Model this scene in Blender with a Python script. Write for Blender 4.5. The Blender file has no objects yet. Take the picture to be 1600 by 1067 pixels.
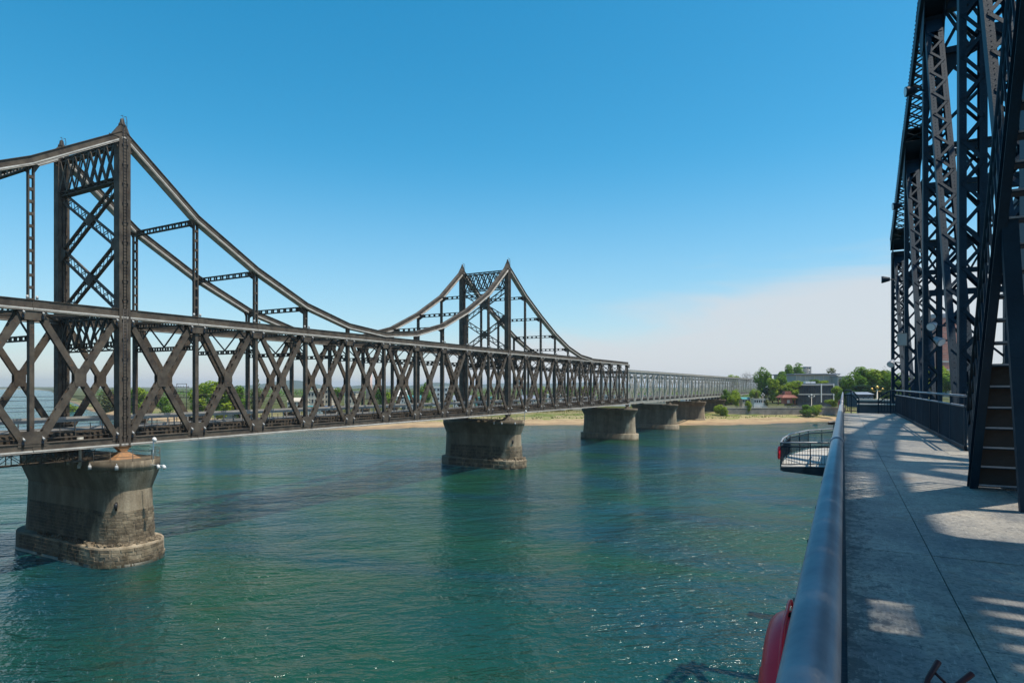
import bpy, math, random
from mathutils import Vector, Matrix
random.seed(7)
R = math.radians
sc = bpy.context.scene
col = sc.collection

# ------------------------------------------------------------------ camera, sky, sun, exposure
CZ = 20.5                                   # eye height above the river
YAW = R(27.98)
cam_d = bpy.data.cameras.new('camera'); cam = bpy.data.objects.new('camera', cam_d); col.objects.link(cam)
cam.location = (0, 0, CZ); cam.rotation_euler = (R(90), 0, YAW)
cam_d.lens = 21.94; cam_d.sensor_width = 36; cam_d.shift_y = 0.0435
cam_d.clip_start = 0.05; cam_d.clip_end = 30000
sc.camera = cam

SUN_EL, SUN_AZ = R(66), R(84)               # azimuth clockwise from +Y
sund = Vector((math.sin(SUN_AZ)*math.cos(SUN_EL), math.cos(SUN_AZ)*math.cos(SUN_EL), math.sin(SUN_EL)))
sl = bpy.data.lights.new('sun', 'SUN'); sl.energy = 5.0; sl.angle = R(0.53); sl.color = (1.0, 0.91, 0.78)
so = bpy.data.objects.new('sun', sl); col.objects.link(so)
so.rotation_euler = sund.to_track_quat('Z', 'Y').to_euler(); so.location = (60, 10, 120)

w = bpy.data.worlds.new('World'); sc.world = w; w.use_nodes = True
nt = w.node_tree; N = nt.nodes; L = nt.links
N.clear()
def wn(t, **k):
    n = N.new(t)
    for a, b in k.items(): setattr(n, a, b)
    return n
out = wn('ShaderNodeOutputWorld'); bg = wn('ShaderNodeBackground')
sky = wn('ShaderNodeTexSky', sky_type='NISHITA', sun_disc=False, sun_elevation=SUN_EL, sun_rotation=SUN_AZ,
         air_density=1.0, dust_density=0.7, ozone_density=2.2, altitude=0)
hs = wn('ShaderNodeHueSaturation'); hs.inputs['Saturation'].default_value = 1.44; hs.inputs['Hue'].default_value = 0.478
hs.inputs['Value'].default_value = 1.6
L.new(sky.outputs[0], hs.inputs['Color'])
tc = wn('ShaderNodeTexCoord'); sep = wn('ShaderNodeSeparateXYZ'); L.new(tc.outputs['Generated'], sep.inputs[0])
# thin cloud sheet low over the horizon, ragged upper edge
mp = wn('ShaderNodeMapping'); mp.inputs['Scale'].default_value = (2.0, 2.0, 9); L.new(tc.outputs['Generated'], mp.inputs[0])
nz = wn('ShaderNodeTexNoise'); nz.inputs['Scale'].default_value = 1.5; nz.inputs['Detail'].default_value = 7
nz.inputs['Roughness'].default_value = 0.52; nz.inputs['Distortion'].default_value = 0.5
L.new(mp.outputs[0], nz.inputs['Vector'])
def math_(op, a, b=None, clamp=False):
    m = wn('ShaderNodeMath', operation=op); m.use_clamp = clamp
    for i, x in enumerate((a, b)):
        if x is None: continue
        if isinstance(x, (int, float)): m.inputs[i].default_value = x
        else: L.new(x, m.inputs[i])
    return m.outputs[0]
lift = math_('MULTIPLY', sep.outputs['X'], 0.19)            # bank stands higher towards the sun side
edge = math_('ADD', math_('ADD', math_('MULTIPLY', math_('SUBTRACT', nz.outputs[0], 0.5), 0.26), lift), 0.178)
bank = math_('SUBTRACT', edge, sep.outputs['Z'])
mr = wn('ShaderNodeMapRange', interpolation_type='SMOOTHSTEP'); L.new(bank, mr.inputs[0])
mr.inputs[1].default_value = -0.03; mr.inputs[2].default_value = 0.075; mr.inputs[3].default_value = 0; mr.inputs[4].default_value = 0.86
mr2 = wn('ShaderNodeMapRange', interpolation_type='SMOOTHSTEP'); L.new(sep.outputs['Z'], mr2.inputs[0])
mr2.inputs[1].default_value = 0.0; mr2.inputs[2].default_value = 0.36; mr2.inputs[3].default_value = 0.50; mr2.inputs[4].default_value = 0.0
mh = wn('ShaderNodeMix', data_type='RGBA'); L.new(mr2.outputs[0], mh.inputs[0]); L.new(hs.outputs[0], mh.inputs[6])
mh.inputs[7].default_value = (4.1, 5.5, 7.0, 1)
mx = wn('ShaderNodeMix', data_type='RGBA'); L.new(mr.outputs[0], mx.inputs[0]); L.new(mh.outputs[2], mx.inputs[6])
mx.inputs[7].default_value = (6.3, 6.6, 6.95, 1)
L.new(mx.outputs[2], bg.inputs['Color']); bg.inputs['Strength'].default_value = 0.11
L.new(bg.outputs[0], out.inputs['Surface'])
vs = sc.view_settings; vs.view_transform = 'Standard'; vs.look = 'None'; vs.gamma = 1; vs.exposure = 0
try: vs.use_curve_mapping = False
except Exception: pass
sc.render.engine = 'CYCLES'

# ------------------------------------------------------------------ helpers
def pt(px, d, z=0.0):
    """ground point at photo column px and depth d from the eye"""
    r = (px-800)/975*d
    return Vector((r*math.cos(YAW)-d*math.sin(YAW), d*math.cos(YAW)+r*math.sin(YAW), z))
def zz(py, d): return CZ-(py-603.5)/975*d

def mat(name, c1, c2=None, rough=0.7, metal=0.0, scale=1.0, bump=0.0, bscale=None, detail=6, stretch=(1,1,1), c3=None, c3t=0.62, spec=0.5, lo=0.35, hi=0.65):
    m = bpy.data.materials.new(name); m.use_nodes = True
    t = m.node_tree; n = t.nodes; l = t.links
    b = n['Principled BSDF']; b.inputs['Roughness'].default_value = rough; b.inputs['Metallic'].default_value = metal
    b.inputs['Specular IOR Level'].default_value = spec
    if c2 is None: c2 = tuple(x*0.75 for x in c1)
    g = n.new('ShaderNodeNewGeometry'); mp = n.new('ShaderNodeMapping'); mp.inputs['Scale'].default_value = stretch
    l.new(g.outputs['Position'], mp.inputs[0])
    z = n.new('ShaderNodeTexNoise'); z.inputs['Scale'].default_value = scale; z.inputs['Detail'].default_value = detail
    z.inputs['Roughness'].default_value = 0.62
    l.new(mp.outputs[0], z.inputs['Vector'])
    cr = n.new('ShaderNodeValToRGB'); l.new(z.outputs[0], cr.inputs[0])
    cr.color_ramp.elements[0].position = lo; cr.color_ramp.elements[0].color = (*c2, 1)
    cr.color_ramp.elements[1].position = hi; cr.color_ramp.elements[1].color = (*c1, 1)
    res = cr.outputs[0]
    if c3 is not None:
        z2 = n.new('ShaderNodeTexNoise'); z2.inputs['Scale'].default_value = scale*2.7; z2.inputs['Detail'].default_value = 8
        z2.inputs['Roughness'].default_value = 0.7
        l.new(mp.outputs[0], z2.inputs['Vector'])
        r2 = n.new('ShaderNodeMapRange'); l.new(z2.outputs[0], r2.inputs[0])
        r2.inputs[1].default_value = c3t; r2.inputs[2].default_value = c3t+0.08
        mm = n.new('ShaderNodeMix'); mm.data_type = 'RGBA'; l.new(r2.outputs[0], mm.inputs[0]); l.new(res, mm.inputs[6])
        mm.inputs[7].default_value = (*c3, 1); res = mm.outputs[2]
    l.new(res, b.inputs['Base Color'])
    if bump > 0:
        z3 = n.new('ShaderNodeTexNoise'); z3.inputs['Scale'].default_value = bscale or scale*8; z3.inputs['Detail'].default_value = 5
        l.new(g.outputs['Position'], z3.inputs['Vector'])
        bu = n.new('ShaderNodeBump'); bu.inputs['Strength'].default_value = bump; bu.inputs['Distance'].default_value = 0.05
        l.new(z3.outputs[0], bu.inputs['Height']); l.new(bu.outputs[0], b.inputs['Normal'])
    return m

class MB:
    def __init__(s): s.v = []; s.f = []; s.sm = []; s.marks = []
    def use(s, i): s.marks.append((len(s.f), i)); return s
    def hexa(s, pts):
        i = len(s.v); s.v += [tuple(p) for p in pts]
        for q in ((0,3,2,1),(4,5,6,7),(0,1,5,4),(1,2,6,5),(2,3,7,6),(3,0,4,7)):
            s.f.append(tuple(i+k for k in q)); s.sm.append(False)
        return s
    def box(s, x0, y0, z0, x1, y1, z1):
        return s.hexa([(x0,y0,z0),(x1,y0,z0),(x1,y1,z0),(x0,y1,z0),(x0,y0,z1),(x1,y0,z1),(x1,y1,z1),(x0,y1,z1)])
    def bar(s, p0, p1, wx, h, side=(1,0,0), off=0.0, offh=0.0):
        """box along p0-p1: wx thick along side, h thick across it"""
        p0 = Vector(p0); p1 = Vector(p1); a = (p1-p0).normalized(); sd = Vector(side)
        sd = (sd-a*sd.dot(a))
        if sd.length < 1e-4: sd = a.orthogonal()
        sd.normalize(); u = a.cross(sd)
        p0 = p0+sd*off+u*offh; p1 = p1+sd*off+u*offh
        r = []
        for p in (p0, p1):
            for (i, j) in ((-1,-1),(1,-1),(1,1),(-1,1)): r.append(p+sd*(i*wx/2)+u*(j*h/2))
        return s.hexa(r)
    def tube(s, path, r, n=8, close=False, caps=True, smooth=True):
        path = [Vector(p) for p in path]; m = len(path); i0 = len(s.v); prev = None
        for k, p in enumerate(path):
            if close: t = (path[(k+1) % m]-path[k-1]).normalized()
            else: t = (path[min(k+1, m-1)]-path[max(k-1, 0)]).normalized()
            if prev is None: u = t.orthogonal().normalized()
            else:
                u = prev-t*prev.dot(t); u.normalize()
            prev = u; v = t.cross(u)
            rr = r[k] if isinstance(r, (list, tuple)) else r
            for j in range(n):
                a = 2*math.pi*j/n; s.v.append(tuple(p+(u*math.cos(a)+v*math.sin(a))*rr))
        for k in range(m if close else m-1):
            for j in range(n):
                a = i0+k*n+j; b = i0+k*n+(j+1) % n; k2 = (k+1) % m
                s.f.append((a, b, i0+k2*n+(j+1) % n, i0+k2*n+j)); s.sm.append(smooth)
        if caps and not close:
            s.f.append(tuple(i0+j for j in range(n))[::-1]); s.sm.append(False)
            s.f.append(tuple(i0+(m-1)*n+j for j in range(n))); s.sm.append(False)
        return s
    def loft(s, rings, cap0=False, cap1=True, smooth=True):
        i0 = len(s.v); n = len(rings[0])
        for r in rings: s.v += [tuple(p) for p in r]
        for k in range(len(rings)-1):
            for j in range(n):
                a = i0+k*n+j; b = i0+k*n+(j+1) % n
                s.f.append((a, b, b+n, a+n)); s.sm.append(smooth)
        if cap0: s.f.append(tuple(i0+j for j in range(n))[::-1]); s.sm.append(False)
        if cap1: s.f.append(tuple(i0+(len(rings)-1)*n+j for j in range(n))); s.sm.append(False)
        return s
    def poly(s, pts):
        i = len(s.v); s.v += [tuple(p) for p in pts]; s.f.append(tuple(range(i, i+len(pts)))); s.sm.append(False); return s
    def extr(s, prof, vec):
        """extrude a closed polygon by vec"""
        vec = Vector(vec); n = len(prof); i = len(s.v)
        s.v += [tuple(p) for p in prof]+[tuple(Vector(p)+vec) for p in prof]
        s.f.append(tuple(i+j for j in range(n))[::-1]); s.f.append(tuple(i+n+j for j in range(n))); s.sm += [False, False]
        for j in range(n):
            k = (j+1) % n; s.f.append((i+j, i+k, i+n+k, i+n+j)); s.sm.append(False)
        return s
    def mesh(s, name, m):
        me = bpy.data.meshes.new(name); me.from_pydata(s.v, [], s.f)
        me.polygons.foreach_set('use_smooth', s.sm)
        for x in (m if isinstance(m, (list, tuple)) else [m]): me.materials.append(x)
        for (a, i), (b, _) in zip(s.marks, s.marks[1:]+[(len(s.f), 0)]):
            for k in range(a, b): me.polygons[k].material_index = i
        me.update(); return me
    def build(s, name, m, parent=None, loc=(0,0,0), kind=None):
        return put(name, s.mesh(name, m), parent, loc, kind=kind)
def put(name, me, parent=None, loc=(0,0,0), rot=None, scale=None, kind=None):
    o = bpy.data.objects.new(name, me); col.objects.link(o); o.parent = parent; o.location = loc
    if rot is not None: o.rotation_euler = rot
    if scale is not None: o.scale = scale
    if kind: o['kind'] = kind
    return o
def thing(name, label, cat, loc=(0,0,0), rz=0, group=None):
    o = bpy.data.objects.new(name, None); col.objects.link(o); o.location = loc; o.rotation_euler = (0,0,rz)
    o.empty_display_size = 0.3
    tag(o, label, cat, group); return o
def tag(o, label, cat, group=None):
    o['label'] = label; o['category'] = cat
    if group: o['group'] = group
    return o
def child(name, parent, loc=(0,0,0), rz=0):
    o = bpy.data.objects.new(name, None); col.objects.link(o); o.parent = parent; o.location = loc; o.rotation_euler = (0,0,rz)
    return o

# ------------------------------------------------------------------ materials
M = {}
M['brown'] = mat('weathered_brown_steel', (0.125,0.104,0.080), (0.058,0.048,0.040), 0.7, 0.0, 0.8, 0.25, 12, spec=0.2, c3=(0.19,0.085,0.04), c3t=0.61)
M['strip'] = mat('white_light_strip', (0.66,0.64,0.58), (0.42,0.40,0.36), 0.7, 0, 0.7)
M['pale_flange'] = mat('pale_flange_steel', (0.55,0.50,0.43), (0.34,0.30,0.26), 0.85, 0, 1.2)  # lighter tone for the bottom flanges of the chords
M['pale'] = mat('pale_grey_green_steel', (0.37,0.36,0.31), (0.26,0.25,0.215), 0.6, 0.0, 0.6, 0.1, 9)
M['blue'] = mat('dark_blue_painted_steel', (0.009,0.031,0.052), (0.005,0.018,0.032), 0.55, 0.0, 1.3, 0.12, 30, spec=0.22, c3=(0.022,0.030,0.038), c3t=0.70)
M['bluelt'] = mat('handrail_paint', (0.34,0.345,0.365), (0.22,0.225,0.25), 0.33, 0.15, 5, 0.06, 60, c3=(0.20,0.22,0.25), c3t=0.68)
M['stairdark'] = mat('stair_board', (0.026,0.022,0.019), (0.016,0.014,0.013), 0.7, 0, 4, 0.2, 40)
M['white'] = mat('white_paint', (0.75,0.75,0.73), (0.6,0.6,0.58), 0.5, 0, 3)
M['black'] = mat('black_plastic', (0.02,0.02,0.022), (0.012,0.012,0.014), 0.4, 0, 3)
M['glass'] = mat('dark_window_glass', (0.03,0.045,0.06), (0.015,0.02,0.03), 0.12, 0, 0.4)
M['red'] = mat('red_ring_plastic', (0.88,0.02,0.04), (0.78,0.015,0.03), 0.38, 0, 6)
M['orange'] = mat('orange_ring_plastic', (0.85,0.10,0.02), (0.7,0.07,0.015), 0.4, 0, 6)
M['darkred'] = mat('dark_red_rod', (0.09,0.012,0.012), (0.05,0.01,0.01), 0.5, 0, 8)
M['rust'] = mat('rusty_bearing', (0.36,0.17,0.06), (0.22,0.13,0.07), 0.85, 0, 2)
M['lensglass'] = mat('lamp_glass', (0.75,0.78,0.8), (0.6,0.62,0.64), 0.25, 0, 3)
M['gold'] = mat('gold_lamp', (0.75,0.45,0.12), (0.5,0.3,0.08), 0.35, 0.6, 3)
M['wood'] = mat('sleeper_timber', (0.11,0.085,0.06), (0.05,0.04,0.03), 0.85, 0, 3, 0.3, 20)
M['roofred'] = mat('red_tiles', (0.33,0.115,0.075), (0.23,0.08,0.055), 0.75, 0, 1.0)
M['roofgrey'] = mat('grey_roof', (0.24,0.27,0.32), (0.18,0.2,0.25), 0.6, 0, 0.2)
M['wallgrey'] = mat('grey_wall', (0.40,0.40,0.38), (0.33,0.33,0.32), 0.8, 0, 0.3)
M['cream'] = mat('cream_wall', (0.62,0.55,0.44), (0.52,0.46,0.38), 0.8, 0, 0.3)
M['brickred'] = mat('red_brown_wall', (0.40,0.17,0.13), (0.33,0.14,0.11), 0.8, 0, 0.2)
M['trunk'] = mat('bark', (0.09,0.07,0.05), (0.05,0.04,0.03), 0.9, 0, 3)
M['teal'] = mat('teal_sheet', (0.08,0.33,0.33), (0.06,0.25,0.26), 0.5, 0, 0.5)
M['navy'] = mat('navy_sheet', (0.03,0.06,0.16), (0.02,0.04,0.12), 0.5, 0, 0.5)
M['promwall'] = mat('promenade_stone', (0.26,0.24,0.22), (0.13,0.12,0.11), 0.85, 0, 0.25)
M['coping'] = mat('pale_coping', (0.5,0.47,0.42), (0.4,0.38,0.34), 0.8, 0, 0.8)
M['slate'] = mat('slate_wall', (0.085,0.10,0.12), (0.05,0.065,0.08), 0.8, 0, 1.5)

def pier_mat(stone=False):
    m = bpy.data.materials.new('stained_pier_masonry' if stone else 'stained_pier_concrete'); m.use_nodes = True
    t = m.node_tree; n = t.nodes; l = t.links; b = n['Principled BSDF']; b.inputs['Roughness'].default_value = 0.88
    gg = n.new('ShaderNodeNewGeometry'); g = n.new('ShaderNodeMapping'); l.new(gg.outputs['Position'], g.inputs[0])
    g.inputs['Rotation'].default_value = (0,0,R(0.77)); g.inputs['Location'].default_value = (76.4,0,0)
    def noise(sc_, st, det=7, ro=0.6):
        mp = n.new('ShaderNodeMapping'); mp.inputs['Scale'].default_value = st; l.new(g.outputs[0], mp.inputs[0])
        z = n.new('ShaderNodeTexNoise'); z.inputs['Scale'].default_value = sc_; z.inputs['Detail'].default_value = det; z.inputs['Roughness'].default_value = ro
        l.new(mp.outputs[0], z.inputs['Vector']); return z.outputs[0]
    def ramp(x, a, b_, c0, c1):
        r = n.new('ShaderNodeValToRGB'); l.new(x, r.inputs[0]); e = r.color_ramp.elements
        e[0].position = a; e[0].color = (*c0, 1); e[1].position = b_; e[1].color = (*c1, 1); return r.outputs[0]
    base = ramp(noise(0.5, (1,1,1)), 0.3, 0.7, (0.34,0.275,0.19), (0.58,0.49,0.35))
    streak = ramp(noise(0.9, (0.55,0.55,0.05), 7, 0.7), 0.38, 0.66, (0.42,0.38,0.32), (1,1,1))
    fine = ramp(noise(6, (1,1,1), 8, 0.7), 0.25, 0.6, (0.62,0.6,0.58), (1,1,1))
    def mul(a, b_, f=1.0):
        x = n.new('ShaderNodeMix'); x.data_type = 'RGBA'; x.blend_type = 'MULTIPLY'; x.inputs[0].default_value = f
        l.new(a, x.inputs[6]); l.new(b_, x.inputs[7]); return x.outputs[2]
    c = mul(mul(base, streak, 0.8), fine)
    # wet and weedy foot, green-black near the water
    sp = n.new('ShaderNodeSeparateXYZ'); l.new(g.outputs[0], sp.inputs[0])
    ad = n.new('ShaderNodeMath'); ad.operation = 'ADD'; l.new(sp.outputs['Z'], ad.inputs[0])
    mu = n.new('ShaderNodeMath'); mu.operation = 'MULTIPLY'; mu.inputs[1].default_value = 1.4
    l.new(noise(1.2, (1,1,1)), mu.inputs[0]); l.new(mu.outputs[0], ad.inputs[1])
    wet = ramp(ad.outputs[0], 0.0, 1.0, (0.22,0.21,0.17), (1,1,1))
    mr_ = n.new('ShaderNodeMapRange'); l.new(ad.outputs[0], mr_.inputs[0]); mr_.inputs[1].default_value = 0.7; mr_.inputs[2].default_value = 1.6
    w2 = n.new('ShaderNodeMix'); w2.data_type = 'RGBA'; l.new(mr_.outputs[0], w2.inputs[0]); w2.inputs[6].default_value = (0.3,0.29,0.22,1); w2.inputs[7].default_value = (1,1,1,1)
    c = mul(c, w2.outputs[2])
    # black staining running down below the deck, with the deck's shade painted into it: ragged streaks
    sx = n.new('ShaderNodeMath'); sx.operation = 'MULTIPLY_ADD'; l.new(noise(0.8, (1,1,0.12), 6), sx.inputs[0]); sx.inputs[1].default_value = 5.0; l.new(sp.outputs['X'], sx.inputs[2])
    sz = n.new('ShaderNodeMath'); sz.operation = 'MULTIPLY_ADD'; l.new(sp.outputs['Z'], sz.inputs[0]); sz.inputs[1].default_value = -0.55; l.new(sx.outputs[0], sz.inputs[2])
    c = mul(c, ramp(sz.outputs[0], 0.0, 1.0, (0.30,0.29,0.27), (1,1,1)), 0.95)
    if stone:
        oi = n.new('ShaderNodeObjectInfo'); c = mul(c, ramp(oi.outputs['Random'], 0, 1, (0.62,0.60,0.58), (1.0,0.98,0.94)))
        c = mul(c, ramp(noise(0.9, (1,1,1), 8, 0.7), 0.38, 0.56, (0.30,0.28,0.25), (1,1,1)), 0.8)
    l.new(c, b.inputs['Base Color'])
    bu = n.new('ShaderNodeBump'); bu.inputs['Strength'].default_value = 0.5; bu.inputs['Distance'].default_value = 0.08
    l.new(noise(5, (1,1,1), 8, 0.7), bu.inputs['Height']); l.new(bu.outputs[0], b.inputs['Normal'])
    return m
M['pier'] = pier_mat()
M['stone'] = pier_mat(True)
M['weed'] = mat('wet_weed', (0.045,0.05,0.028), (0.02,0.024,0.016), 0.5, 0, 1.2, 0.5, 5)

def deck_mat():
    m = bpy.data.materials.new('worn_steel_deck_plate'); m.use_nodes = True
    t = m.node_tree; n = t.nodes; l = t.links; b = n['Principled BSDF']
    b.inputs['Metallic'].default_value = 0.0
    g = n.new('ShaderNodeNewGeometry')
    def noise(s_, st=(1,1,1), det=6, ro=0.6):
        mp = n.new('ShaderNodeMapping'); mp.inputs['Scale'].default_value = st; l.new(g.outputs['Position'], mp.inputs[0])
        z = n.new('ShaderNodeTexNoise'); z.inputs['Scale'].default_value = s_; z.inputs['Detail'].default_value = det; z.inputs['Roughness'].default_value = ro
        l.new(mp.outputs[0], z.inputs['Vector']); return z.outputs[0]
    def ramp(x, a, b_, c0, c1):
        r = n.new('ShaderNodeValToRGB'); l.new(x, r.inputs[0]); e = r.color_ramp.elements
        e[0].position = a; e[0].color = (*c0, 1); e[1].position = b_; e[1].color = (*c1, 1); return r.outputs[0]
    def mix(f, a, b_, bt='MIX'):
        x = n.new('ShaderNodeMix'); x.data_type = 'RGBA'; x.blend_type = bt
        if isinstance(f, float): x.inputs[0].default_value = f
        else: l.new(f, x.inputs[0])
        for k, q in ((6, a), (7, b_)):
            if isinstance(q, tuple): x.inputs[k].default_value = (*q, 1)
            else: l.new(q, x.inputs[k])
        return x.outputs[2]
    c = ramp(noise(0.9), 0.3, 0.72, (0.22,0.215,0.205), (0.49,0.44,0.36))
    oi = n.new('ShaderNodeObjectInfo')
    c = mix(1.0, c, ramp(oi.outputs['Random'], 0, 1, (0.78,0.80,0.84), (1.06,1.04,1.0)), 'MULTIPLY')
    c = mix(1.0, c, ramp(noise(7, (1,1,1), 8, 0.75), 0.28, 0.55, (0.66,0.67,0.7), (1,1,1)), 'MULTIPLY')
    # worn dark footprints along the left edge, brown rust patches
    c = mix(ramp(noise(1.7, (1,0.5,1), 9, 0.7), 0.52, 0.66, (0,0,0), (0.8,0.8,0.8)), c, (0.15,0.16,0.17))
    c = mix(ramp(noise(2.3, (1,1,1), 7, 0.65), 0.57, 0.70, (0,0,0), (0.6,0.6,0.6)), c, (0.22,0.165,0.11))
    c = mix(ramp(noise(45, (1,1,1), 3, 0.6), 0.60, 0.66, (0,0,0), (0.75,0.75,0.75)), c, (0.09,0.09,0.09))
    c = mix(ramp(noise(9, (6,0.7,1), 6, 0.7), 0.57, 0.66, (0,0,0), (0.35,0.35,0.35)), c, (0.62,0.58,0.50))
    c = mix(1.0, c, ramp(noise(28, (1,1,1), 2, 0.5), 0.36, 0.5, (0.72,0.73,0.75), (1,1,1)), 'MULTIPLY')
    sx = n.new('ShaderNodeSeparateXYZ'); l.new(g.outputs['Position'], sx.inputs[0])
    ed = n.new('ShaderNodeMapRange'); l.new(sx.outputs['X'], ed.inputs[0]); ed.inputs[1].default_value = 0.0; ed.inputs[2].default_value = 0.55; ed.inputs[3].default_value = 0.16; ed.inputs[4].default_value = 0.0
    ea = n.new('ShaderNodeMath'); ea.operation = 'ADD'; l.new(ed.outputs[0], ea.inputs[0]); l.new(noise(11, (1,0.8,1), 9, 0.75), ea.inputs[1])
    c = mix(ramp(ea.outputs[0], 0.62, 0.66, (0,0,0), (0.85,0.85,0.85)), c, (0.075,0.08,0.085))
    l.new(c, b.inputs['Base Color'])
    rr = n.new('ShaderNodeMapRange'); l.new(noise(2.6, (1,1,1), 6), rr.inputs[0]); rr.inputs[3].default_value = 0.38; rr.inputs[4].default_value = 0.75
    l.new(rr.outputs[0], b.inputs['Roughness'])
    # raised tread bars
    mp = n.new('ShaderNodeMapping'); mp.inputs['Rotation'].default_value = (0,0,R(45)); l.new(g.outputs['Position'], mp.inputs[0])
    ck = n.new('ShaderNodeTexVoronoi'); ck.inputs['Scale'].default_value = 26; ck.inputs['Randomness'].default_value = 0.0
    mp.inputs['Scale'].default_value = (1,2.2,1); l.new(mp.outputs[0], ck.inputs['Vector'])
    r3 = n.new('ShaderNodeMapRange'); l.new(ck.outputs['Distance'], r3.inputs[0]); r3.inputs[1].default_value = 0.25; r3.inputs[2].default_value = 0.35; r3.inputs[3].default_value = 1; r3.inputs[4].default_value = 0
    ad = n.new('ShaderNodeMath'); ad.operation = 'ADD'; l.new(r3.outputs[0], ad.inputs[0])
    m2 = n.new('ShaderNodeMath'); m2.operation = 'MULTIPLY'; m2.inputs[1].default_value = 3; l.new(noise(3, (1,1,1), 8, 0.6), m2.inputs[0]); l.new(m2.outputs[0], ad.inputs[1])
    bu = n.new('ShaderNodeBump'); bu.inputs['Strength'].default_value = 0.55; bu.inputs['Distance'].default_value = 0.009
    l.new(ad.outputs[0], bu.inputs['Height']); l.new(bu.outputs[0], b.inputs['Normal'])
    return m
M['deck'] = deck_mat()

def water_mat():
    m = bpy.data.materials.new('green_river_water'); m.use_nodes = True
    t = m.node_tree; n = t.nodes; l = t.links; b = n['Principled BSDF']
    b.inputs['IOR'].default_value = 1.33; b.inputs['Roughness'].default_value = 0.115
    g = n.new('ShaderNodeNewGeometry')
    def noise(s_, st=(1,1,1), rot=0, det=4, ro=0.55, dist=0.0):
        mp = n.new('ShaderNodeMapping'); mp.inputs['Scale'].default_value = st; mp.inputs['Rotation'].default_value = (0,0,R(rot)); l.new(g.outputs['Position'], mp.inputs[0])
        z = n.new('ShaderNodeTexNoise'); z.inputs['Scale'].default_value = s_; z.inputs['Detail'].default_value = det; z.inputs['Roughness'].default_value = ro
        z.inputs['Distortion'].default_value = dist
        l.new(mp.outputs[0], z.inputs['Vector']); return z.outputs[0]
    def M_(op, a, b_):
        x = n.new('ShaderNodeMath'); x.operation = op
        for i, q in enumerate((a, b_)):
            if isinstance(q, (int, float)): x.inputs[i].default_value = q
            else: l.new(q, x.inputs[i])
        return x.outputs[0]
    def MR(x, a, b_, c, d):
        r = n.new('ShaderNodeMapRange'); l.new(x, r.inputs[0])
        for i, q in enumerate((a, b_, c, d)): r.inputs[i+1].default_value = q
        return r.outputs[0]
    # colour of the water body: green, with bluer lanes
    cr = n.new('ShaderNodeValToRGB'); l.new(noise(0.018, (1,2.2,1), -20, 4, 0.5, 0.6), cr.inputs[0])
    e = cr.color_ramp.elements; e[0].position = 0.36; e[0].color = (0.006,0.044,0.060,1); e[1].position = 0.58; e[1].color = (0.009,0.056,0.029,1)
    l.new(cr.outputs[0], b.inputs['Base Color'])
    def wave(s_, ang, st, det=3, ro=0.5, dist=0.0):
        mp = n.new('ShaderNodeMapping'); mp.vector_type = 'TEXTURE'; mp.inputs['Rotation'].default_value = (0,0,R(ang)); mp.inputs['Scale'].default_value = (st,1,1)
        l.new(g.outputs['Position'], mp.inputs[0])
        z = n.new('ShaderNodeTexNoise'); z.inputs['Scale'].default_value = s_; z.inputs['Detail'].default_value = det; z.inputs['Roughness'].default_value = ro
        z.inputs['Distortion'].default_value = dist; l.new(mp.outputs[0], z.inputs['Vector']); return z.outputs[0]
    def ridge(x): return M_('SUBTRACT', 1.0, M_('MULTIPLY', M_('ABSOLUTE', M_('SUBTRACT', x, 0.5), 0), 2.0))
    amp = MR(noise(0.022, (1,1,1), 0, 3, 0.5, 0.8), 0.36, 0.62, 0.55, 1.25)
    h1 = M_('MULTIPLY', wave(0.20, 42, 2.6, 2, 0.45, 0.4), 1.25)
    h2 = M_('MULTIPLY', ridge(wave(0.42, 36, 3.0, 3, 0.5, 0.5)), 0.5)
    h3 = M_('MULTIPLY', wave(1.5, 30, 2.0, 3, 0.55, 0.4), 0.42)
    h4 = M_('MULTIPLY', wave(4.5, 50, 1.6, 2, 0.5, 0.2), 0.085)
    h5 = M_('MULTIPLY', wave(0.8, -32, 1.8, 3, 0.55, 0.6), 0.34)
    h = M_('MULTIPLY', M_('ADD', M_('ADD', M_('ADD', h1, h2), h5), M_('ADD', h3, h4)), amp)
    bu = n.new('ShaderNodeBump'); bu.inputs['Strength'].default_value = 1.0; bu.inputs['Distance'].default_value = 1.0
    l.new(h, bu.inputs['Height']); l.new(bu.outputs[0], b.inputs['Normal'])
    return m
M['water'] = water_mat()

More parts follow.
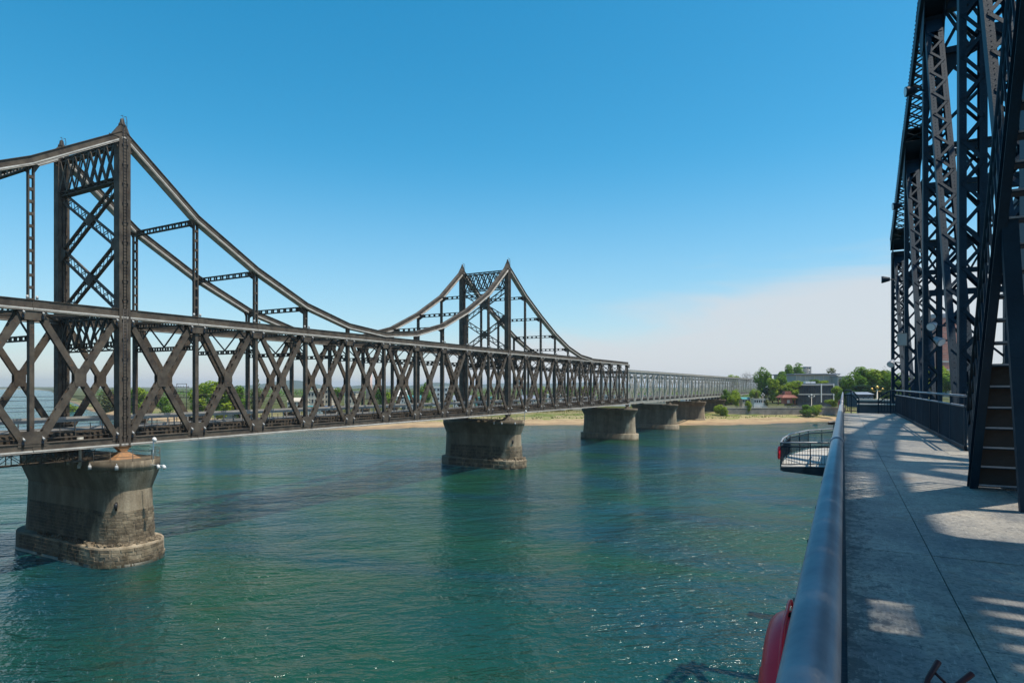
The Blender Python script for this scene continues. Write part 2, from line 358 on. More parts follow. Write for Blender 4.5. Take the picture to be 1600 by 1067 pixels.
def land_mat():
    m = bpy.data.materials.new('sand_and_grass'); m.use_nodes = True
    t = m.node_tree; n = t.nodes; l = t.links; b = n['Principled BSDF']; b.inputs['Roughness'].default_value = 0.95
    b.inputs['Specular IOR Level'].default_value = 0.1
    g = n.new('ShaderNodeNewGeometry'); sp = n.new('ShaderNodeSeparateXYZ'); l.new(g.outputs['Position'], sp.inputs[0])
    z = n.new('ShaderNodeTexNoise'); z.inputs['Scale'].default_value = 0.09; z.inputs['Detail'].default_value = 10; z.inputs['Roughness'].default_value = 0.74
    l.new(g.outputs['Position'], z.inputs['Vector'])
    a = n.new('ShaderNodeMath'); a.operation = 'MULTIPLY_ADD'; l.new(z.outputs[0], a.inputs[0]); a.inputs[1].default_value = 3.6; l.new(sp.outputs['Z'], a.inputs[2])
    r = n.new('ShaderNodeValToRGB'); mr_ = n.new('ShaderNodeMapRange'); l.new(a.outputs[0], mr_.inputs[0]); mr_.inputs[1].default_value = 1.5; mr_.inputs[2].default_value = 6.5
    l.new(mr_.outputs[0], r.inputs[0]); e = r.color_ramp.elements
    e[0].position = 0; e[0].color = (0.20,0.155,0.105,1); e[1].position = 1; e[1].color = (0.085,0.095,0.035,1)
    for p, c in ((0.12,(0.30,0.205,0.12,1)), (0.30,(0.44,0.315,0.18,1)), (0.37,(0.26,0.18,0.10,1)), (0.42,(0.45,0.34,0.20,1)), (0.48,(0.15,0.18,0.04,1)), (0.55,(0.36,0.28,0.16,1)), (0.66,(0.11,0.15,0.03,1)), (0.78,(0.25,0.21,0.10,1))):
        q = e.new(p); q.color = c
    l.new(r.outputs[0], b.inputs['Base Color']); return m
M['land'] = land_mat()

def leaf_mat(name, c1, c2):
    m = bpy.data.materials.new(name); m.use_nodes = True
    t = m.node_tree; n = t.nodes; l = t.links; b = n['Principled BSDF']; b.inputs['Roughness'].default_value = 0.6
    b.inputs['Specular IOR Level'].default_value = 0.08
    g = n.new('ShaderNodeNewGeometry'); z = n.new('ShaderNodeTexNoise'); z.inputs['Scale'].default_value = 0.5; z.inputs['Detail'].default_value = 3
    l.new(g.outputs['Position'], z.inputs['Vector'])
    cr = n.new('ShaderNodeValToRGB'); l.new(z.outputs[0], cr.inputs[0]); e = cr.color_ramp.elements
    e[0].position = 0.35; e[0].color = (*c2, 1); e[1].position = 0.65; e[1].color = (*c1, 1)
    l.new(cr.outputs[0], b.inputs['Base Color'])
    tr = n.new('ShaderNodeBsdfTranslucent'); l.new(cr.outputs[0], tr.inputs['Color'])
    mx_ = n.new('ShaderNodeMixShader'); mx_.inputs[0].default_value = 0.42; l.new(b.outputs[0], mx_.inputs[1]); l.new(tr.outputs[0], mx_.inputs[2])
    l.new(mx_.outputs[0], n['Material Output'].inputs['Surface']); return m
M['leafA'] = leaf_mat('fresh_green_leaves', (0.32,0.42,0.035), (0.19,0.28,0.025))
M['leafB'] = leaf_mat('mid_green_leaves', (0.16,0.29,0.028), (0.09,0.18,0.02))
M['leafC'] = leaf_mat('dark_green_leaves', (0.03,0.075,0.03), (0.018,0.05,0.02))
M['leafD'] = leaf_mat('olive_leaves', (0.15,0.17,0.05), (0.09,0.11,0.03))
M['leafE'] = leaf_mat('grey_twigs', (0.16,0.16,0.14), (0.10,0.10,0.09))

# ------------------------------------------------------------------ water, land, hills
wm = MB(); wm.poly([(-9000,-600,0),(6000,-600,0),(6000,14000,0),(-9000,14000,0)]); o = wm.build('water', M['water'], kind='structure')

shore = [(-60,5000),(70,3200),(100,900),(140,520),(200,385),(330,322),(480,292),(600,297),(760,318),(960,330),(1080,322),(1180,336),(1300,356),(1420,372),(1560,390),(1800,430)]
def shore_d(px):
    for (a, b), (c, d) in zip(shore, shore[1:]):
        if a <= px <= c: return b+(d-b)*(px-a)/(c-a)
    return shore[-1][1]
# strips: distance behind the water's edge -> height
prof = [(-25,-1.2),(0,-0.02),(8,0.5),(22,1.4),(34,2.3),(48,3.0),(70,3.8),(95,4.3),(97,6.6),(300,7.2),(900,8.0),(6000,9.0)]
lm = MB(); pxs = [-60+i*20 for i in range(94)]; lr = random.Random(3)
vv = []
for (o_, h) in prof:
    row = []
    for px in pxs:
        d = shore_d(px)+o_
        hh = h+(lr.uniform(-0.25, 0.25) if 5 < o_ < 90 else 0)
        dd = d + (lr.uniform(-3, 3) if 5 < o_ < 90 else (4*math.sin(px*0.031)+2.5*math.sin(px*0.11) if o_ <= 5 else 0))
        row.append(pt(px, dd, hh))
    vv.append(row)
for r_ in vv: lm.v += [tuple(p) for p in r_]
n_ = len(pxs)
for k in range(len(vv)-1):
    for j in range(n_-1):
        lm.f.append((k*n_+j, k*n_+j+1, (k+1)*n_+j+1, (k+1)*n_+j)); lm.sm.append(True)
lm.build('ground', M['land'], kind='structure')

hm = mat('far_hill', (0.07,0.10,0.08), (0.05,0.075,0.06), 0.95, 0, 0.004)
hb = MB(); hr = random.Random(5)
for (x0, x1, d, hgt) in ((330,760,3600,70),(560,1250,5200,60),(1100,1700,4300,75)):
    rows = [[], [], []]
    steps = 60
    for i in range(steps+1):
        t = i/steps; px = x0+(x1-x0)*t
        e = math.sin(math.pi*t)**0.7*(0.55+0.3*math.sin(t*9+d)+0.15*math.sin(t*23+1))*hgt
        rows[0].append(pt(px, d-300, 0)); rows[1].append(pt(px, d, max(2, e))); rows[2].append(pt(px, d+500, 0))
    i0 = len(hb.v)
    for r_ in rows: hb.v += [tuple(p) for p in r_]
    m_ = steps+1
    for k in range(2):
        for j in range(steps):
            hb.f.append((i0+k*m_+j, i0+k*m_+j+1, i0+(k+1)*m_+j+1, i0+(k+1)*m_+j)); hb.sm.append(True)
hb.build('hills', hm, kind='structure')

# ------------------------------------------------------------------ FAR BRIDGE (railway bridge with stiffened towers)
FR = R(-0.77); FC, FS = math.cos(FR), math.sin(FR)
def far(x, y, z=0):
    X, Y = -76.4+x, 42.8+y
    return Vector((X*FC-Y*FS, X*FS+Y*FC, z))
P = 9.42; W = 13.6
ZB0, ZB1, ZT0, ZT1 = 13.42, 14.45, 28.45, 29.62
B = thing('railway_bridge', 'dark brown steel truss railway bridge with two peaked towers and sweeping curved chords', 'bridge', far(0,0,0), FR)

def chord_mb(mb, p0, p1, h=1.0, wd=0.85, lip=0.16):
    """box chord with overhanging top cover and bottom flange"""
    t = 0.06
    mb.bar(p0, p1, wd, h, (1,0,0))
    mb.bar(p0, p1, wd+2*lip*0.6, t, (1,0,0), offh=-(h/2+t/2))
    mb.use(1); mb.bar(p0, p1, wd+2*lip, t, (1,0,0), offh=(h/2+t/2)); mb.use(0)
def plate_member(mb, p0, p1, w_, dx, nb=None, bl=0.5, t=0.035, inset=0.0):
    """two plates parallel to the truss plane, tied by batten plates along both edges"""
    for s in (-1, 1): mb.bar(p0, p1, t, w_, (1,0,0), off=s*(dx/2))
    p0 = Vector(p0); p1 = Vector(p1); ln = (p1-p0).length; a = (p1-p0)/ln
    nb = nb or max(3, int(ln/1.25))
    for i in range(nb):
        c = p0+a*(ln*(i+0.5)/nb)
        for s in (-1, 1): mb.bar(c-a*bl/2, c+a*bl/2, dx-t, t, (1,0,0), offh=s*(w_/2-t/2-0.02))
def ladder_member(mb, p0, p1, w_, dpt, side, nb, t=0.03, ang=0.14, bl=0.3):
    """two edge channels with batten plates between (open panels show sky): w_ across 'side', dpt the other way"""
    for s in (-1, 1):
        mb.bar(p0, p1, ang, dpt, side, off=s*(w_/2-ang/2))
    p0 = Vector(p0); p1 = Vector(p1); ln = (p1-p0).length; a = (p1-p0)/ln
    for i in range(nb+1):
        c = p0+a*(ln*i/nb)
        for s in (-1, 1): mb.bar(c-a*bl/2, c+a*bl/2, w_-2*ang, t, side, offh=s*(dpt/2-t))
def laced_member(mb, p0, p1, w_, dpt, side, pitch=0.8, ang=0.12, t=0.03, lw=0.09):
    for s in (-1, 1): mb.bar(p0, p1, ang, dpt, side, off=s*(w_/2-ang/2))
    p0 = Vector(p0); p1 = Vector(p1); ln = (p1-p0).length; a = (p1-p0)/ln
    sd = Vector(side); sd = (sd-a*sd.dot(a)).normalized(); u = a.cross(sd)
    n = max(2, int(ln/pitch))
    for i in range(n):
        q0 = p0+a*(ln*i/n); q1 = p0+a*(ln*(i+1)/n); s = 1 if i % 2 else -1
        for f in (-1, 1):
            mb.bar(q0+sd*s*(w_/2-ang)+u*f*(dpt/2-t), q1-sd*s*(w_/2-ang)+u*f*(dpt/2-t), lw, t, u.cross(q1-q0))

kA, kB = -6, 20
# shared meshes, one panel long
zc_b = (ZB0+ZB1)/2; zc_t = (ZT0+ZT1)/2
mm_ = MB(); plate_member(mm_, (0, 0.55, ZB1-0.2), (0, P-0.55, ZT0+0.2), 0.72, 0.5); me_du = mm_.mesh('diagonal', M['brown'])
mm_ = MB(); plate_member(mm_, (0, 0.55, ZT0+0.2), (0, P-0.55, ZB1-0.2), 0.66, 0.40, nb=16, bl=0.28); me_dd = mm_.mesh('diagonal', M['brown'])
mm_ = MB(); mm_.box(-0.3,-0.2,ZB1,-0.27,0.2,ZT0).box(0.27,-0.2,ZB1,0.3,0.2,ZT0).box(-0.3,-0.225,ZB1,0.3,-0.201,ZT0).box(-0.3,0.201,ZB1,0.3,0.225,ZT0)
me_v = mm_.mesh('vertical', M['brown'])
def gus(prof, x0, x1, m):
    g = MB()
    for a, b in ((x0-0.03, x0), (x1, x1+0.03)):
        g.extr([(a, y, z) for y, z in prof], (b-a, 0, 0))
    return g
mm_ = gus([(-1.35,ZB1-0.35),(-1.35,ZB1+0.05),(-1.05,ZB1+1.0),(-0.75,ZB1+1.25),(0.75,ZB1+1.25),(1.05,ZB1+1.0),(1.35,ZB1+0.05),(1.35,ZB1-0.35)], -0.46, 0.46, None); me_gb = mm_.mesh('gusset_plate', M['brown'])
mm_ = gus([(-1.35,ZT0+0.35),(-1.35,ZT0-0.05),(-1.05,ZT0-0.8),(-0.75,ZT0-1.0),(0.75,ZT0-1.0),(1.05,ZT0-0.8),(1.35,ZT0-0.05),(1.35,ZT0+0.35)], -0.46, 0.46, None); me_gt = mm_.mesh('gusset_plate', M['brown'])
zm = (ZB1+ZT0)/2
mm_ = gus([(P/2-0.5,zm-1.0),(P/2-0.62,zm-0.35),(P/2-0.62,zm+0.35),(P/2-0.5,zm+1.0),(P/2+0.5,zm+1.0),(P/2+0.62,zm+0.35),(P/2+0.62,zm-0.35),(P/2+0.5,zm-1.0)], -0.30, 0.30, None); me_gx = mm_.mesh('gusset_plate', M['brown'])
# a chord length: ribbed by cover plates at the joints
mm_ = MB(); chord_mb(mm_, (0,0.004,zc_b), (0,P-0.004,zc_b), ZB1-ZB0-0.12, 0.85); mm_.box(0.43,-0.0,ZB0+0.15,0.46,1.5,ZB1-0.12); me_cb = mm_.mesh('bottom_chord', [M['brown'], M['pale_flange']])
mm_ = MB(); chord_mb(mm_, (0,0.004,zc_t), (0,P-0.004,zc_t), ZT1-ZT0-0.12, 0.85); mm_.box(0.43,-0.0,ZT0+0.15,0.46,1.5,ZT1-0.12); me_ct = mm_.mesh('top_chord', [M['brown'], M['pale_flange']])
# small floodlight: yoke, housing, glass
mm_ = MB(); mm_.tube([(0.55,0,0),(0.62,0,-0.02),(0.86,0,-0.16)], [0.06,0.10,0.10], 8); mm_.bar((0.4,0,0.18),(0.62,0,0.02),0.05,0.05); M['lampgrey'] = mat('lamp_grey', (0.5,0.5,0.48), (0.38,0.38,0.37), 0.5); me_fl = mm_.mesh('floodlight', M['lampgrey'])
mm_ = MB(); mm_.tube([(0.47,0,-0.1),(0.50,0,-0.75)], [0.16,0.13], 8); me_fc = mm_.mesh('dark_cylinder', M['black'])  # plain black cylinder below each floodlight

ys = lambda k: k*P
for sx_ in (0, -W):
    T = child('side_truss', B, (sx_,0,0))
    for k in range(kA, kB):
        put('diagonal', me_du, T, (0.02, ys(k), 0)); put('diagonal', me_dd, T, (-0.02, ys(k), 0))
        put('gusset_plate', me_gx, T, (0, ys(k), 0))
        put('bottom_chord', me_cb, T, (0, ys(k), 0)); put('top_chord', me_ct, T, (0, ys(k), 0))
    for k in range(kA, kB+1):
        if k not in (0, 10): put('vertical', me_v, T, (0, ys(k), 0))
        put('gusset_plate', me_gb, T, (0, ys(k), 0)); put('gusset_plate', me_gt, T, (0, ys(k), 0))
        if sx_ == 0:
            for s in (-0.9, 0.9):
                put('floodlight', me_fl, T, (0, ys(k)+s, ZB1+0.55)); put('floodlight', me_fl, T, (0, ys(k)+s, ZT0-0.15))
                put('dark_cylinder', me_fc, T, (0, ys(k)+s, ZB1+0.35)); put('dark_cylinder', me_fc, T, (0, ys(k)+s, ZT0-0.35))
# curved upper chord (stiffening arch) with hangers
mid = {0:29.9,1:22.2,2:16.9,3:12.8,4:10.4,5:9.6}
side_ = {0:29.9,1:23.9,2:19.2,3:15.0,4:11.7,5:9.6,6:8.9}
node = {}
for n_i in range(0, 7): node[-n_i] = CZ+side_[n_i]
for n_i in range(0, 6): node[n_i] = CZ+mid[n_i]; node[10-n_i] = CZ+mid[n_i]
for n_i in range(1, 7): node[10+n_i] = CZ+side_[n_i]
for sx_ in (0, -W):
    A = child('curved_chord', B, (sx_,0,0))
    for k in range(-6, 16):
        m2 = MB(); e = 0.0
        chord_mb(m2, (0, ys(k), node[k]-0.1), (0, ys(k+1), node[k+1]-0.1), 0.84, 0.8, 0.17)
        m2.build('chord_segment', [M['brown'], M['pale_flange']], A)
    for k in range(-5, 16):
        if k in (0, 10): continue
        zt = node[k]-0.5
        if zt-ZT1 > 0.4:
            m2 = MB(); ln = zt-ZT1
            ladder_member(m2, (0, ys(k), ZT1), (0, ys(k), zt), 0.62, 0.42, (0,1,0), max(2, int(ln/1.25)), ang=0.13)
            if ln > 1.2:
                for s in (-1, 1): m2.extr([(-0.02*s,ys(k)+s*0.31,zt-0.9),(-0.02*s,ys(k)+s*0.85,zt+0.1),(-0.02*s,ys(k)+s*0.31,zt+0.3)], (0.04,0,0))
            m2.build('hanger', M['brown'], A)
            if sx_ == 0 and ln > 2:
                for s in (-0.45, 0.45): MB().tube([(0.35,ys(k)+s,ZT1+0.06),(0.35,ys(k)+s,ZT1+0.42)], 0.13, 8).build('floodlight', M['lampgrey'], A)
# white light strips fixed along the outer faces of the chords
for zs in (ZB0+0.12, ZT0+0.12):
    for k in range(kA, kB):
        MB().box(0.44, ys(k)+0.03, zs, 0.60, ys(k+1)-0.03, zs+0.15).build('light_strip', M['strip'], B)
for sx_ in (0, -W):
    for k in range(-6, 16):
        MB().bar((sx_+0.50, ys(k), node[k]-0.44), (sx_+0.50, ys(k+1), node[k+1]-0.44), 0.16, 0.14).build('light_strip', M['strip'], B)
# cross struts between the two curved chords
for k in list(range(-3, 0))+[1,2,3,7,8,9]+[11,12,13,14]:
    m2 = MB(); z = node[k]-0.55
    ladder_member(m2, (-0.4, ys(k), z), (-W+0.4, ys(k), z), 0.72, 0.40, (0,0,1), 9, ang=0.14, bl=0.35)
    for s in (0, 1):
        x = -0.4 if s == 0 else -W+0.4; q = -1 if s == 0 else 1
        m2.extr([(x, ys(k)-0.02, z-0.9), (x+q*1.1, ys(k)-0.02, z-0.3), (x+q*1.1, ys(k)-0.02, z+0.3), (x, ys(k)-0.02, z+0.5)], (0,0.04,0))
    m2.build('cross_strut', M['brown'], B)
# sway frames and laterals inside the truss
for k in range(kA, kB+1):
    F = child('sway_frame', B, (0, ys(k), 0))
    m2 = MB(); ladder_member(m2, (-0.43,0,ZT0+0.5), (-W+0.43,0,ZT0+0.5), 0.7, 0.5, (0,0,1), 10); m2.build('top_strut', M['brown'], F)
    zl = ZT0-2.9
    m2 = MB(); ladder_member(m2, (-0.3,0,zl), (-W+0.3,0,zl), 0.6, 0.4, (0,0,1), 11, bl=0.4); m2.build('lower_strut', M['brown'], F)
    m2 = MB()
    for q in range(4):
        xa = -0.3-(W-0.6)*q/4; xb = xa-(W-0.6)/4; z0, z1 = (zl+0.3, ZT0+0.1) if q % 2 == 0 else (ZT0+0.1, zl+0.3)
        m2.bar((xa,0,z0),(xb,0,z1),0.16,0.14,(0,1,0))
    m2.build('sway_bracing', M['brown'], F)
    m2 = MB(); m2.bar((-0.43,0,ZB0+0.55),(-W+0.43,0,ZB0+0.55),0.35,1.0,(0,1,0)); m2.build('floor_beam', M['brown'], F)
for k in range(kA, kB):
    m2 = MB()
    for a, b in ((-0.5, -W+0.5), (-W+0.5, -0.5)): ladder_member(m2, (a, ys(k)+0.5, ZT0+0.35), (b, ys(k+1)-0.5, ZT0+0.35), 0.4, 0.25, (0,1,0), 9)
    m2.build('top_lateral', M['brown'], B)
L0, L1 = ys(kA), ys(kB)
# railway floor: stringers, sleepers, rails; roadway slab; parapets
for x in (-2.3,-4.1,-8.2,-11.0):
    MB().box(x-0.18, L0, ZB1-0.2, x+0.18, L1, ZB1+0.45).build('stringer', M['brown'], B)
m2 = MB(); y = L0+0.3
while y < L1:
    m2.box(-4.5, y, ZB1+0.46, -1.7, y+0.26, ZB1+0.68); y += 0.62
m2.build('sleeper', M['wood'], B, kind='stuff')
for x in (-2.45,-3.9):
    MB().box(x-0.04, L0, ZB1+0.685, x+0.04, L1, ZB1+0.84).build('rail', M['wood'], B)
MB().box(-W+0.9, L0, ZB1+0.46, -6.0, L1, ZB1+0.75).build('roadway_slab', mat('road_slab', (0.2,0.19,0.17), (0.14,0.13,0.12), 0.9, 0, 0.5), B)
m2 = MB(); m2.box(-1.55, L0, ZB1+0.30, -0.75, L1, ZB1+0.38).build('walkway_board', M['wood'], B)
gm = mat('guard_rail_grey', (0.42,0.41,0.38), (0.3,0.29,0.27), 0.6, 0.2, 0.6)
for xx, name in ((-W+1.0,'guard_rail'), (-6.2,'guard_rail')):
    m2 = MB(); m2.box(xx-0.05, L0, ZB1+1.75, xx+0.05, L1, ZB1+2.1)
    y = L0+1
    while y < L1: m2.box(xx-0.06, y, ZB1+0.76, xx+0.06, y+0.12, ZB1+1.75); y += 3.14
    m2.build(name, gm, B)
m2 = MB()
for h in (0.6,1.0,1.4): m2.tube([(-0.8,L0,ZB1+0.38+h),(-0.8,L1,ZB1+0.38+h)], 0.022, 5)
y = L0
while y < L1: m2.box(-0.84,y,ZB1+0.39,-0.78,y+0.06,ZB1+1.85); y += 1.57
m2.build('walkway_handrail', M['brown'], B)
m2 = MB()
for x, h in ((-5.3,3.6),(-5.2,4.4),(-12.9,2.9),(-0.9,4.9)): m2.tube([(x,L0,ZB1+h),(x,L1,ZB1+h)], 0.025, 5)
m2.build('cable', M['black'], B)

# the two towers
for kt in (0, 10):
    y0 = ys(kt); TW = child('tower', B, (0, y0, 0))
    ztop = node[kt]-0.55
    for sx_ in (0, -W):
        m2 = MB()
        hx, hy = 0.55, 0.64
        for s in (-1, 1):
            m2.box(s*hx-0.03, -hy, ZB0+0.02, s*hx+0.03, hy, ztop)
            m2.box(-hx+0.031, s*hy-0.02, ZB0+0.02, hx-0.031, s*hy+0.02, ztop)
        m2.box(hx+0.031,-hy-0.02,ZB0+0.02,hx+0.05,-hy+0.24,ztop).box(hx+0.031,hy-0.24,ZB0+0.02,hx+0.05,hy+0.02,ztop)
        # chord knee plates at the head, saddle housing and finial on top
        m2.extr([(hx-0.2,-0.6,ztop-1.3),(hx-0.2,-1.7,ztop-0.25),(hx-0.2,-1.7,ztop+0.1),(hx-0.2,1.5,ztop-0.7),(hx-0.2,0.6,ztop-1.8)], (0.04,0,0))
        m2.build('tower_leg', M['brown'], TW, (sx_,0,0))
        m2 = MB(); zb = node[kt]+0.42
        m2.hexa([(-0.45,-1.3,zb-0.95),(0.45,-1.3,zb-0.95),(0.45,0.9,zb-0.95),(-0.45,0.9,zb-0.95),(-0.35,-0.35,zb+0.55),(0.35,-0.35,zb+0.55),(0.35,0.35,zb+0.55),(-0.35,0.35,zb+0.55)])
        m2.tube([(0,0,zb+0.5),(0,0,zb+0.75),(0,0,zb+1.0),(0,0,zb+1.35),(0,0,zb+1.5)], [0.42,0.40,0.26,0.22,0.05], 10)
        m2.build('saddle_cap', M['brown'], TW, (sx_,0,0))
        m2 = MB()
        for s in (-0.2, 0.2):
            m2.tube([(0.62,s,ZT1),(0.62,s,node[kt]+1.6),(0.45,s,node[kt]+2.1),(0.1,s,node[kt]+2.15)], 0.035, 5)
        z = ZB1
        while z < node[kt]+1.5: m2.tube([(0.62,-0.2,z),(0.62,0.2,z)], 0.018, 4); z += 0.38
        z = ZB1
        while z < node[kt]-1: m2.box(0.6,-0.34,z,0.70,-0.24,z+0.16).box(0.6,0.24,z,0.70,0.34,z+0.16); z += 2.3
        for s in (-0.2, 0.2): m2.tube([(0.62,s,ZB1-0.5),(0.62,s,ZT1)], 0.035, 5)
        m2.build('ladder', M['black'], TW, (sx_,0,0))
        for zq in range(16): pass
        m2 = MB()
        for i in range(26):
            z = ZB0+1+i*(ztop-ZB0-2)/26
            for s in (-1, 1): m2.box(-0.32,s*(hy+0.021)-0.006,z,0.32,s*(hy+0.021)+0.006,z+0.5)
        m2.build('tie_plate', M['brown'], TW, (sx_,0,0))
    # head lattice, X bracing, lower lattice; all between the legs
    def lattice(za, zb_, nx, nm):
        l2 = MB()
        for z in (za, zb_): laced_member(l2, (-0.6,0,z), (-W+0.6,0,z), 0.6, 0.8, (0,0,1), 0.7)
        n = nx; x0 = -0.7; dx = (W-1.4)/n
        for f in (-0.5, 0.5):
            for i in range(n):
                xa = x0-dx*i
                l2.bar((xa,f,za+0.2),(xa-dx,f,zb_-0.2),0.08,0.30,(0,1,0)); l2.bar((xa,f-0.08,zb_-0.2),(xa-dx,f-0.08,za+0.2),0.06,0.30,(0,1,0))
        l2.build(nm, M['brown'], TW)
    lattice(CZ+24.6, CZ+28.9, 7, 'head_lattice')
    lattice(ZT0-3.4, ZT0+0.5, 7, 'portal_lattice')
    def xbr(za, zb_):
        for a, b, f in ((za, zb_, 0.0), (zb_, za, 0.02)):
            l2 = MB(); laced_member(l2, (-0.6,f,a), (-W+0.6,f,b), 1.25, 0.40, (0,0,1), 0.95, ang=0.17, lw=0.11); l2.build('cross_brace', M['brown'], TW)
        l2 = MB(); zc = (za+zb_)/2
        for f in (-0.22, 0.20): l2.extr([(-W/2+1.0,f,zc),(-W/2,f,zc+1.0),(-W/2-1.0,f,zc),(-W/2,f,zc-1.0)], (0,0.03,0))
        l2.build('gusset_plate', M['brown'], TW)
    xbr(CZ+24.2, CZ+16.9); xbr(CZ+16.9, CZ+9.4)
    for z in (CZ+16.9,):
        for s, x in ((-1,-0.56),(1,-W+0.56)):
            l2 = MB(); l2.extr([(x,-0.4,z-1.1),(x+s*1.1,-0.4,z-0.35),(x+s*1.1,-0.4,z+0.35),(x,-0.4,z+1.1)], (0,0.04,0)); l2.build('gusset_plate', M['brown'], TW)

# ------------------------------------------------------------------ pale simple spans beyond
SP = 62.8; NP = 7; q = SP/NP; PT, PB = 26.4, 14.0
span_labels = ['first pale grey truss span, right beside the end of the dark bridge', 'second pale truss span, standing on the fourth and fifth river piers',
 'third pale truss span, whose far end meets the sandy beach', 'fourth pale truss span, crossing above the beach', 'fifth pale truss span, next to last before the trees',
 'last pale truss span, ending at the tall green trees']
ms = {}
g = MB(); plate_member(g, (0,0.3,PB+0.4), (0,q-0.3,PT-0.4), 0.5, 0.3, nb=5); ms['u'] = g.mesh('diagonal', M['pale'])
g = MB(); plate_member(g, (0,0.3,PT-0.4), (0,q-0.3,PB+0.4), 0.42, 0.26, nb=5); ms['d'] = g.mesh('diagonal', M['pale'])
g = MB(); g.box(-0.25,-0.2,PB+0.35,0.25,0.2,PT-0.35); ms['v'] = g.mesh('vertical', M['pale'])
g = MB(); chord_mb(g, (0,0.15,PT), (0,SP-0.15,PT), 0.7, 0.7, 0.1); ms['t'] = g.mesh('top_chord', [M['pale'], M['pale_flange']])
g = MB(); chord_mb(g, (0,0.15,PB), (0,SP-0.15,PB), 0.7, 0.7, 0.1); ms['b'] = g.mesh('bottom_chord', [M['pale'], M['pale_flange']])
g = MB()
for z in (PT-0.1, PT-2.2): g.bar((-0.3,0,z),(-W+0.3,0,z),0.25,0.35,(0,1,0))
for i in range(4): g.bar((-0.3-i*3.2,0,PT-2.1 if i % 2 else PT-0.2),(-3.5-i*3.2,0,PT-0.2 if i % 2 else PT-2.1),0.12,0.15,(0,1,0))
g.bar((-0.3,0,PB+0.1),(-W+0.3,0,PB+0.1),0.3,0.8,(0,1,0)); ms['s'] = g.mesh('sway_frame', M['pale'])
g = MB()
for x in (-2.3,-4.1,-8.2,-11.0): g.box(x-0.15,0.2,PB+0.5,x+0.15,SP-0.2,PB+1.0)
g.box(-W+0.9,0.2,PB+1.01,-6.0,SP-0.2,PB+1.25).box(-4.6,0.2,PB+1.01,-1.6,SP-0.2,PB+1.15)
ms['f'] = g.mesh('floor', M['brown'])
spans = []
for i in range(6):
    y0 = ys(20)+0.3+i*SP
    S = thing('truss_span', span_labels[i], 'bridge span', far(0,y0,0), FR, 'pale simple truss spans')
    for sx_ in (0, -W):
        put('top_chord', ms['t'], S, (sx_,0,0)); put('bottom_chord', ms['b'], S, (sx_,0,0))
        for j in range(NP+1): put('vertical', ms['v'], S, (sx_, 0.25 if j == 0 else (SP-0.35 if j == NP else j*q), 0))
        for j in range(NP): put('diagonal', ms['u'], S, (sx_+0.02,j*q,0)); put('diagonal', ms['d'], S, (sx_-0.02,j*q,0))
    for j in range(NP+1): put('sway_frame', ms['s'], S, (0, 0.3 if j == 0 else (SP-0.4 if j == NP else j*q), 0))
    put('floor', ms['f'], S, (0,0,0))

# ------------------------------------------------------------------ piers
def stadium(cx0, cx1, r, z, n=14, oy=0):
    out_ = []
    for i in range(n+1):
        a = -math.pi/2+math.pi*i/n; out_.append(Vector((cx0+r*math.cos(a), oy+r*math.sin(a), z)))
    for i in range(n+1):
        a = math.pi/2+math.pi*i/n; out_.append(Vector((cx1+r*math.cos(a), oy+r*math.sin(a), z)))
    return out_
X0, X1 = 0.7, -W-1.7
pier_labels = {0:'nearest broad stone and concrete pier, under the left tower of the brown bridge',
 1:'second pier, mid river, under the farther tower of the brown bridge', 2:'third pier, under the end of the brown trusses, with a low footing in the water',
 3:'fourth pier, half behind the third one', 4:'fifth pier, standing at the edge of the sandy beach', 5:'sixth pier, standing on the beach behind the fifth', 6:'short last pier near the bushes on the beach'}
pier_y = [0, ys(10), ys(20), ys(20)+SP, ys(20)+2*SP, ys(20)+3*SP, ys(20)+4*SP]
stone_me = MB(); 
h_ = 0.5
stone_me.hexa([(-h_,-0.12,-h_),(h_,-0.12,-h_),(h_,0.2,-h_),(-h_,0.2,-h_),(-h_,-0.12,h_),(h_,-0.12,h_),(h_,0.2,h_),(-h_,0.2,h_)])
